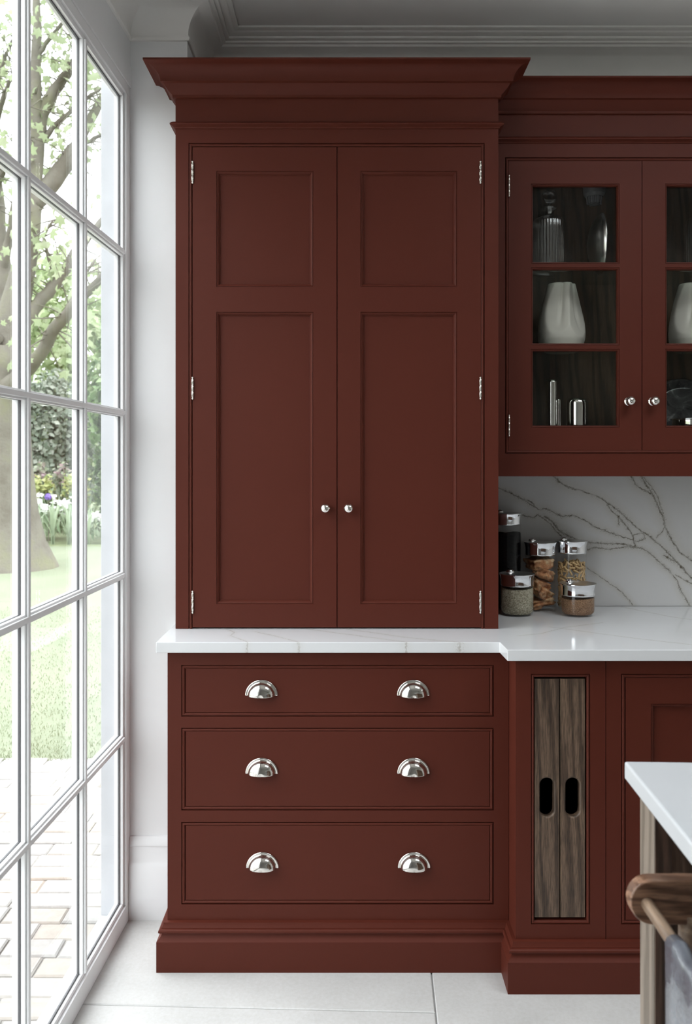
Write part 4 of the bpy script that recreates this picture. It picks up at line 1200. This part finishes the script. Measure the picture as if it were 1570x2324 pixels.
struct(part('ground', MB().box(-60, -9.0, -20, 4.44, GZ - 0.25, GZ - 0.05), 'lawn_turf'), 'grass beside the terrace')

def quads(name, centers, normals, ups, sl, sw, mat):
    """leaf-shaped four-sided blades, folded along the middle"""
    n = len(centers)
    side = np.cross(normals, ups); side /= np.linalg.norm(side, axis=1, keepdims=True) + 1e-9
    up = np.cross(side, normals)
    a = centers - up * sl[:, None] * 0.5
    b = centers + side * sw[:, None] * 0.5 + normals * sw[:, None] * 0.12
    c = centers + up * sl[:, None] * 0.5
    d = centers - side * sw[:, None] * 0.5 + normals * sw[:, None] * 0.12
    v = np.stack([a, b, c, d], 1).reshape(-1, 3)
    f = []
    me = bpy.data.meshes.new(name)
    me.vertices.add(n * 4); me.vertices.foreach_set('co', v.astype(np.float32).ravel())
    me.loops.add(n * 6); me.polygons.add(n * 2)
    i0 = np.arange(n) * 4
    idx = np.stack([i0, i0 + 1, i0 + 2, i0, i0 + 2, i0 + 3], 1).ravel()
    me.loops.foreach_set('vertex_index', idx.astype(np.int32))
    me.polygons.foreach_set('loop_start', (np.arange(n * 2) * 3).astype(np.int32))
    me.polygons.foreach_set('loop_total', np.full(n * 2, 3, np.int32))
    me.materials.append(MATS[mat]); me.update(calc_edges=True); me.validate()
    return me
def rand_unit(n):
    v = rng.normal(size=(n, 3)); return v / np.linalg.norm(v, axis=1, keepdims=True)

# grass blades on the near lawn
n = 9000
yy = 4.40 + 4.6 * rng.random(n) ** 1.5; xx = -(0.22 + 0.24 * rng.random(n)) * yy - 0.1
cc = np.stack([xx, yy, np.full(n, GZ - 0.003)], 1)
nn = rand_unit(n); nn[:, 2] *= 0.2; nn /= np.linalg.norm(nn, axis=1, keepdims=True)
uu = np.tile([0, 0, 1.0], (n, 1)) + rng.normal(size=(n, 3)) * 0.35
gr = link('grass', quads('grass', cc, nn, uu, rng.uniform(0.014, 0.028, n), rng.uniform(0.003, 0.006, n), 'grass_blade'), None)
gr['kind'] = 'stuff'; tag(gr, 'short mown grass blades on the lawn', 'grass', kind='stuff')

def leaf_shell(name, center, radii, n, size, mat, parent, squash=0.0, fill_=0.35, zmin=GZ):
    """leaves spread through the outer layer of a lumpy ellipsoid, facing outwards"""
    d = rand_unit(n)
    lump = 1 + 0.12 * np.sin(d[:, 0] * 7 + center[0]) * np.cos(d[:, 2] * 6 + center[1]) + 0.10 * np.sin(d[:, 1] * 9 + d[:, 2] * 5)
    rr = (1 - fill_ * rng.random(n) ** 1.5) * lump
    p = d * rr[:, None] * np.array(radii) + np.array(center)
    keep = p[:, 2] > zmin
    p, d = p[keep], d[keep]; m = len(p)
    nn_ = d + rng.normal(size=(m, 3)) * 0.7; nn_ /= np.linalg.norm(nn_, axis=1, keepdims=True)
    me = quads(name, p, nn_, rand_unit(m), rng.uniform(0.7, 1.3, m) * size, rng.uniform(0.5, 0.9, m) * size, mat)
    o = link(name, me, parent); o['kind'] = 'stuff'
    if parent is not None:
        w = wloc(parent); me.transform(Matrix.Translation(-w))
    return o

def stems(parent, base, spread, h, n, r):
    mb = MB()
    for k in range(n):
        a = rnd.uniform(0, 6.28); e = rnd.uniform(0.3, 1) * spread
        mb.tube([(base[0], base[1], GZ - 0.04), (base[0] + e * 0.4 * math.cos(a), base[1] + e * 0.4 * math.sin(a), base[2] + h * 0.5),
                 (base[0] + e * math.cos(a), base[1] + e * math.sin(a), base[2] + h)], [r, r * 0.8, r * 0.4], 5)
    part('stems', mb, 'bark', parent)

def shrub(name, label, cat, c, radii, nleaf, size, mat, group=None, fill_=0.35):
    t = thing(name, label, cat, (c[0], c[1], GZ), group)
    stems(t, (c[0], c[1], GZ), radii[0] * 0.6, (c[2] - GZ) * 1.1, 7, 0.04)
    leaf_shell('foliage', c, radii, nleaf, size, mat, t, fill_=fill_)
    return t
shrub('ivy_hedge', 'tall dark green leafy hedge at the edge of the last window column', 'hedge', (-4.15, 17.4, 2.0), (0.95, 0.55, 2.7), 7500, 0.17, 'ivy_leaf')
shrub('grey_shrub', 'rounded grey green shrub behind the yellow flowers', 'shrub', (-6.55, 18.9, 1.5), (1.05, 0.75, 1.75), 8000, 0.13, 'grey_leaf')
shrub('garden_bush', 'loose pale green bush high behind the grey shrub', 'bush', (-7.6, 23.0, 3.2), (2.6, 1.6, 3.3), 7000, 0.26, 'pale_leaf')
shrub('garden_bush', 'mid green bush behind the tree trunk', 'bush', (-9.6, 20.0, 1.8), (1.8, 1.4, 2.4), 6500, 0.20, 'ivy_leaf')
shrub('garden_bush', 'distant pale bush behind the leafy hedge', 'bush', (-6.2, 28.5, 4.0), (2.2, 1.4, 4.2), 5000, 0.26, 'pale_leaf')

def flower_clump(name, label, cat, c, w, h, n, size, mat, stemmat='strap_leaf'):
    t = thing(name, label, cat, (c[0], c[1], GZ))
    m = n
    p = np.stack([c[0] + rng.uniform(-.5, .5, m) * w, c[1] + rng.uniform(-.17, .17, m), GZ + h * (0.72 + 0.36 * rng.random(m))], 1)
    p[:, 2] = GZ + (p[:, 2] - GZ) * (1.05 - 0.35 * np.abs(np.sin((p[:, 0] - c[0]) / w * 9.0 + c[0])) ** 1.5 * rng.uniform(0.4, 1.0, m))
    nn_ = np.tile([0, -0.4, 1.0], (m, 1)) + rng.normal(size=(m, 3)) * 0.5; nn_ /= np.linalg.norm(nn_, axis=1, keepdims=True)
    me = quads('blooms', p, nn_, rand_unit(m), rng.uniform(0.7, 1.3, m) * size, rng.uniform(0.7, 1.2, m) * size, mat)
    me.transform(Matrix.Translation(-wloc(t))); o = link('blooms', me, t); o['kind'] = 'stuff'
    k = int(n * 0.9) + 60
    p = np.stack([c[0] + rng.uniform(-.5, .5, k) * w, c[1] + rng.uniform(-.17, .17, k), GZ + h * (0.15 + 0.65 * rng.random(k))], 1)
    nn_ = rand_unit(k); nn_[:, 2] *= 0.3; nn_ /= np.linalg.norm(nn_, axis=1, keepdims=True)
    me = quads('leaves', p, nn_, np.tile([0, 0, 1.0], (k, 1)) + rng.normal(size=(k, 3)) * 0.4, rng.uniform(0.5, 1.0, k) * h * 0.4, rng.uniform(0.03, 0.07, k), stemmat)
    me.transform(Matrix.Translation(-wloc(t))); o = link('leaves', me, t); o['kind'] = 'stuff'
    return t
flower_clump('pink_flowers', 'dusky pink flowering clump below the grey shrub', 'flowers', (-6.1, 17.35, GZ), 1.3, 1.32, 700, 0.09, 'pink_bloom')
flower_clump('yellow_flowers', 'lime yellow flowering clump beside the trunk', 'flowers', (-5.95, 16.75, GZ), 0.62, 1.08, 420, 0.10, 'yellow_bloom')
flower_clump('yellow_flowers', 'smaller yellow flowering clump nearer the hedge', 'flowers', (-5.22, 16.75, GZ), 0.45, 1.12, 260, 0.10, 'yellow_bloom')
flower_clump('white_flowers', 'white flowering clump among grey leaves under the yellow flowers', 'flowers', (-5.42, 16.2, GZ), 0.8, 0.80, 70, 0.12, 'white_bloom')
flower_clump('white_flowers', 'low white flowers at the foot of the leafy hedge', 'flowers', (-4.50, 16.2, GZ), 0.8, 0.50, 200, 0.09, 'white_bloom')

def iris(x, y, h, n, label):
    t = thing('iris_plant', label, 'plant', (x, y, GZ), 'strap-leaved plants along the lawn edge')
    r_ = random.Random(int(x * 1000))
    for k in range(n):
        a = r_.uniform(0, 6.28); l = r_.uniform(0.7, 1.1) * h; b_ = r_.uniform(0.15, 0.5) * l; w = r_.uniform(0.018, 0.032)
        ca, sa = math.cos(a), math.sin(a); mb = MB(); vs_, fs = [], []
        for q in range(6):
            s = q / 5; rad = b_ * s * s; zz = l * (s - 0.28 * s ** 3 * (b_ / l > 0.33)); ww = w * (1 - s ** 2.2) + 0.001
            for sg in (-1, 0, 1):
                vs_.append((rad * ca - sa * ww * sg, rad * sa + ca * ww * sg, zz + (0.006 if sg == 0 else 0)))
        for q in range(5):
            for e in (0, 1): fs.append((q * 3 + e, q * 3 + e + 1, q * 3 + e + 4, q * 3 + e + 3))
        part('leaf', mb.add(vs_, fs), 'strap_leaf', t, smooth=True, local=True)
    return t
for i, (x, y, h, n, lab) in enumerate([(-5.62, 15.6, 0.85, 14, 'arching strap-leaved plant closest to the tree trunk'), (-5.25, 15.5, 0.95, 16, 'tall strap-leaved plant under the white flowers'),
                                       (-4.95, 15.45, 0.7, 14, 'strap-leaved plant between the tall one and the hedge foot'), (-4.62, 15.5, 0.75, 14, 'strap-leaved plant at the foot of the leafy hedge'),
                                       (-4.30, 15.6, 0.6, 12, 'short strap-leaved plant nearest the white pier')]):
    iris(x, y, h, n, lab)
for (x, y, z, mat, lab) in ((-5.46, 15.87, 0.74, 'violet_bloom', 'single violet flower above the grey leaves'), (-5.20, 17.1, 1.52, 'pink_bloom', 'single mauve flower head on a tall stem')):
    t = thing('garden_flower', lab, 'flower', (x, y, GZ))
    part('stalk', MB().tube([(0, 0, 0), (0.02, 0, z * 0.5 - GZ * 0.5), (0.0, 0, z - GZ)], [0.008, 0.007, 0.006], 6), 'strap_leaf' if False else 'bark', t, local=True)
    m = 26; d = rand_unit(m)
    me = quads('petals', d * 0.05 + np.array([0, 0, z - GZ]), d, rand_unit(m), np.full(m, 0.09), np.full(m, 0.07), mat)
    link('petals', me, t)['kind'] = 'stuff'

# the big tree: trunk and limbs drawn as tapering tubes, then leaves near the twigs
def tp(u, v, d): return Vector((mx(u, d), d, mz(v, d)))
TD = 12.3
tree = thing('garden_tree', 'large spreading tree with pale green leaves and grey bark on the lawn', 'tree', (mx(18, TD), TD, GZ))
tr = MB()
trunk_pts = [(22, 1330, 0.80), (22, 1285, 0.66), (21, 1230, 0.50), (20, 1160, 0.40), (18, 1060, 0.335), (16, 950, 0.31), (14, 840, 0.32), (14, 790, 0.34)]
P = [tp(u, v, TD) for u, v, r in trunk_pts]; Rr = [r for u, v, r in trunk_pts]
tr.tube(P, Rr, 28)
def limb(pts, seg=10):
    PP, RR = [], []
    for u, v, r, dd in pts: PP.append(tp(u, v, TD + dd)); RR.append(r * (TD + dd) / F)
    # densify
    Q, S = [], []
    for i in range(len(PP) - 1):
        for k in range(4):
            s = k / 4; p = PP[i].lerp(PP[i + 1], s)
            Q.append(p); S.append(RR[i] + (RR[i + 1] - RR[i]) * s)
    Q.append(PP[-1]); S.append(RR[-1])
    for i in range(1, len(Q) - 1):
        Q[i] = Q[i] + Vector((rnd.uniform(-1, 1), rnd.uniform(-1, 1), rnd.uniform(-1, 1))) * 0.012
    tr.tube(Q, S, seg)
    return Q
twig_pts = []
LIMBS = [
    [(10, 850, 46, 0), (25, 740, 36, 0.1), (55, 600, 26, 0.2), (78, 480, 17, 0.3), (84, 330, 16, 0.35), (82, 220, 14, 0.35), (83, 100, 11, 0.35), (84, -60, 7, 0.4), (92, -220, 4, 0.5)],
    [(20, 880, 26, -0.2), (50, 850, 18, -0.4), (85, 812, 15, -0.6), (125, 745, 14, -0.8), (170, 690, 12, -1.0), (240, 620, 8, -1.3), (300, 560, 4, -1.5)],
    [(15, 800, 30, 0), (50, 735, 19, 0.1), (85, 690, 14, 0.2), (130, 640, 13, 0.3), (170, 575, 11, 0.4), (215, 520, 8, 0.5), (270, 450, 4, 0.6)],
    [(78, 470, 17, 0.3), (105, 430, 21, 0.4), (140, 385, 19, 0.5), (175, 330, 15, 0.6), (215, 250, 10, 0.7), (260, 170, 5, 0.8)],
    [(84, 320, 15, 0.35), (95, 260, 14, 0.4), (110, 225, 12, 0.4), (135, 185, 9, 0.4), (165, 150, 7, 0.3), (205, 80, 4, 0.2), (230, 20, 2, 0.1)],
    [(108, 245, 9, 0.4), (130, 205, 8, 0.5), (155, 170, 6, 0.6), (185, 130, 4, 0.7)],
    [(98, 320, 8, 0.4), (120, 290, 6, 0.4), (150, 260, 5, 0.3), (190, 225, 5, 0.2), (225, 205, 3, 0.1)],
    [(83, 130, 6, 0.35), (110, 90, 5, 0.3), (135, 60, 4, 0.2), (165, 20, 2.5, 0.1), (190, -40, 1.5, 0)],
    [(14, 830, 40, 0.2), (5, 700, 32, 0.6), (-10, 520, 24, 1.0), (-20, 300, 16, 1.3), (-15, 100, 9, 1.6), (-5, -100, 4, 1.8)],
    [(0, 640, 14, 0.7), (20, 540, 9, 0.7), (35, 440, 6, 0.6), (40, 340, 3, 0.5)],
    [(-12, 450, 9, 1.1), (5, 390, 7, 1.0), (22, 380, 5, 0.9), (45, 360, 3, 0.8)],
    [(-15, 300, 7, 1.3), (8, 220, 6, 1.1), (25, 180, 4, 1.0), (42, 150, 2, 0.9)],
    [(-18, 250, 6, 1.3), (0, 160, 5, 1.2), (20, 110, 3, 1.1), (40, 60, 2, 1.0)],
    [(-10, 780, 24, -0.2), (-90, 700, 20, -0.6), (-220, 560, 14, -1.2), (-340, 380, 7, -1.8)],
    [(150, 705, 6, -0.9), (180, 640, 4, -0.9), (215, 590, 3, -0.9)],
    [(130, 640, 5, 0.3), (110, 590, 4, 0.2), (100, 540, 3, 0.1), (120, 500, 2, 0)],
    [(175, 330, 6, 0.6), (205, 320, 5, 0.5), (240, 300, 3, 0.4)],
]
for L in LIMBS:
    Q = limb(L, 12 if L[0][2] > 12 else 8)
    twig_pts += [(q, i / len(Q)) for i, q in enumerate(Q)]
# fine twigs
ends = []
for q, s in twig_pts:
    if s < 0.35: continue
    for k in range(2):
        d = Vector((rnd.gauss(0, 1), rnd.gauss(0, 1), rnd.gauss(0.2, 0.8))).normalized() * rnd.uniform(0.25, 0.7)
        mid = q + d * 0.5 + Vector((0, 0, rnd.uniform(-0.05, 0.05))); e = q + d
        tr.tube([q, mid, e], [0.012, 0.008, 0.003], 4, caps=False); ends += [mid, e]
part('trunk', tr, 'bark', tree, smooth=True)
E = np.array([tuple(e) for e in ends])
n = 900
pick = E[rng.integers(0, len(E), n)] + rng.normal(size=(n, 3)) * np.array([0.22, 0.35, 0.16])
keep = pick[:, 2] > 2.6
pick = pick[keep]; n = len(pick)
# five-lobed leaf blades
def lobed(name, centers, sizes, mat):
    ang = np.radians([90, 118, 150, 172, 205, 232, 270, 308, 335, 8, 30, 62])
    rad = np.array([1.0, 0.5, 0.95, 0.5, 0.75, 0.42, 0.5, 0.42, 0.75, 0.5, 0.95, 0.5]) * 0.5
    m = len(centers); k = len(ang)
    a = rand_unit(m); a[:, 2] = np.abs(a[:, 2]) * 0.7; a[:, 1] -= 0.4; a /= np.linalg.norm(a, axis=1, keepdims=True)
    b = np.cross(a, rand_unit(m)); b /= np.linalg.norm(b, axis=1, keepdims=True); c = np.cross(a, b)
    v = [centers + a * 0.02]
    for t_, r_ in zip(ang, rad):
        v.append(centers + (b * math.cos(t_) + c * math.sin(t_)) * r_ * sizes[:, None] - a * (r_ ** 2) * 0.25 * sizes[:, None])
    v = np.stack(v, 1).reshape(-1, 3)
    i0 = (np.arange(m) * (k + 1))[:, None]
    tri = np.array([[0, 1 + i, 1 + (i + 1) % k] for i in range(k)]).ravel()[None, :]
    idx = (i0 + tri).ravel(); nf = m * k
    me = bpy.data.meshes.new(name)
    me.vertices.add(len(v)); me.vertices.foreach_set('co', v.astype(np.float32).ravel())
    me.loops.add(nf * 3); me.polygons.add(nf)
    me.loops.foreach_set('vertex_index', idx.astype(np.int32))
    me.polygons.foreach_set('loop_start', (np.arange(nf) * 3).astype(np.int32)); me.polygons.foreach_set('loop_total', np.full(nf, 3, np.int32))
    me.materials.append(MATS[mat]); me.update(calc_edges=True); me.validate(); return me
lm = lobed('foliage', pick, rng.uniform(0.10, 0.27, n), 'maple_leaf')
lm.transform(Matrix.Translation(-wloc(tree)))
fo = link('foliage', lm, tree); fo['kind'] = 'stuff'
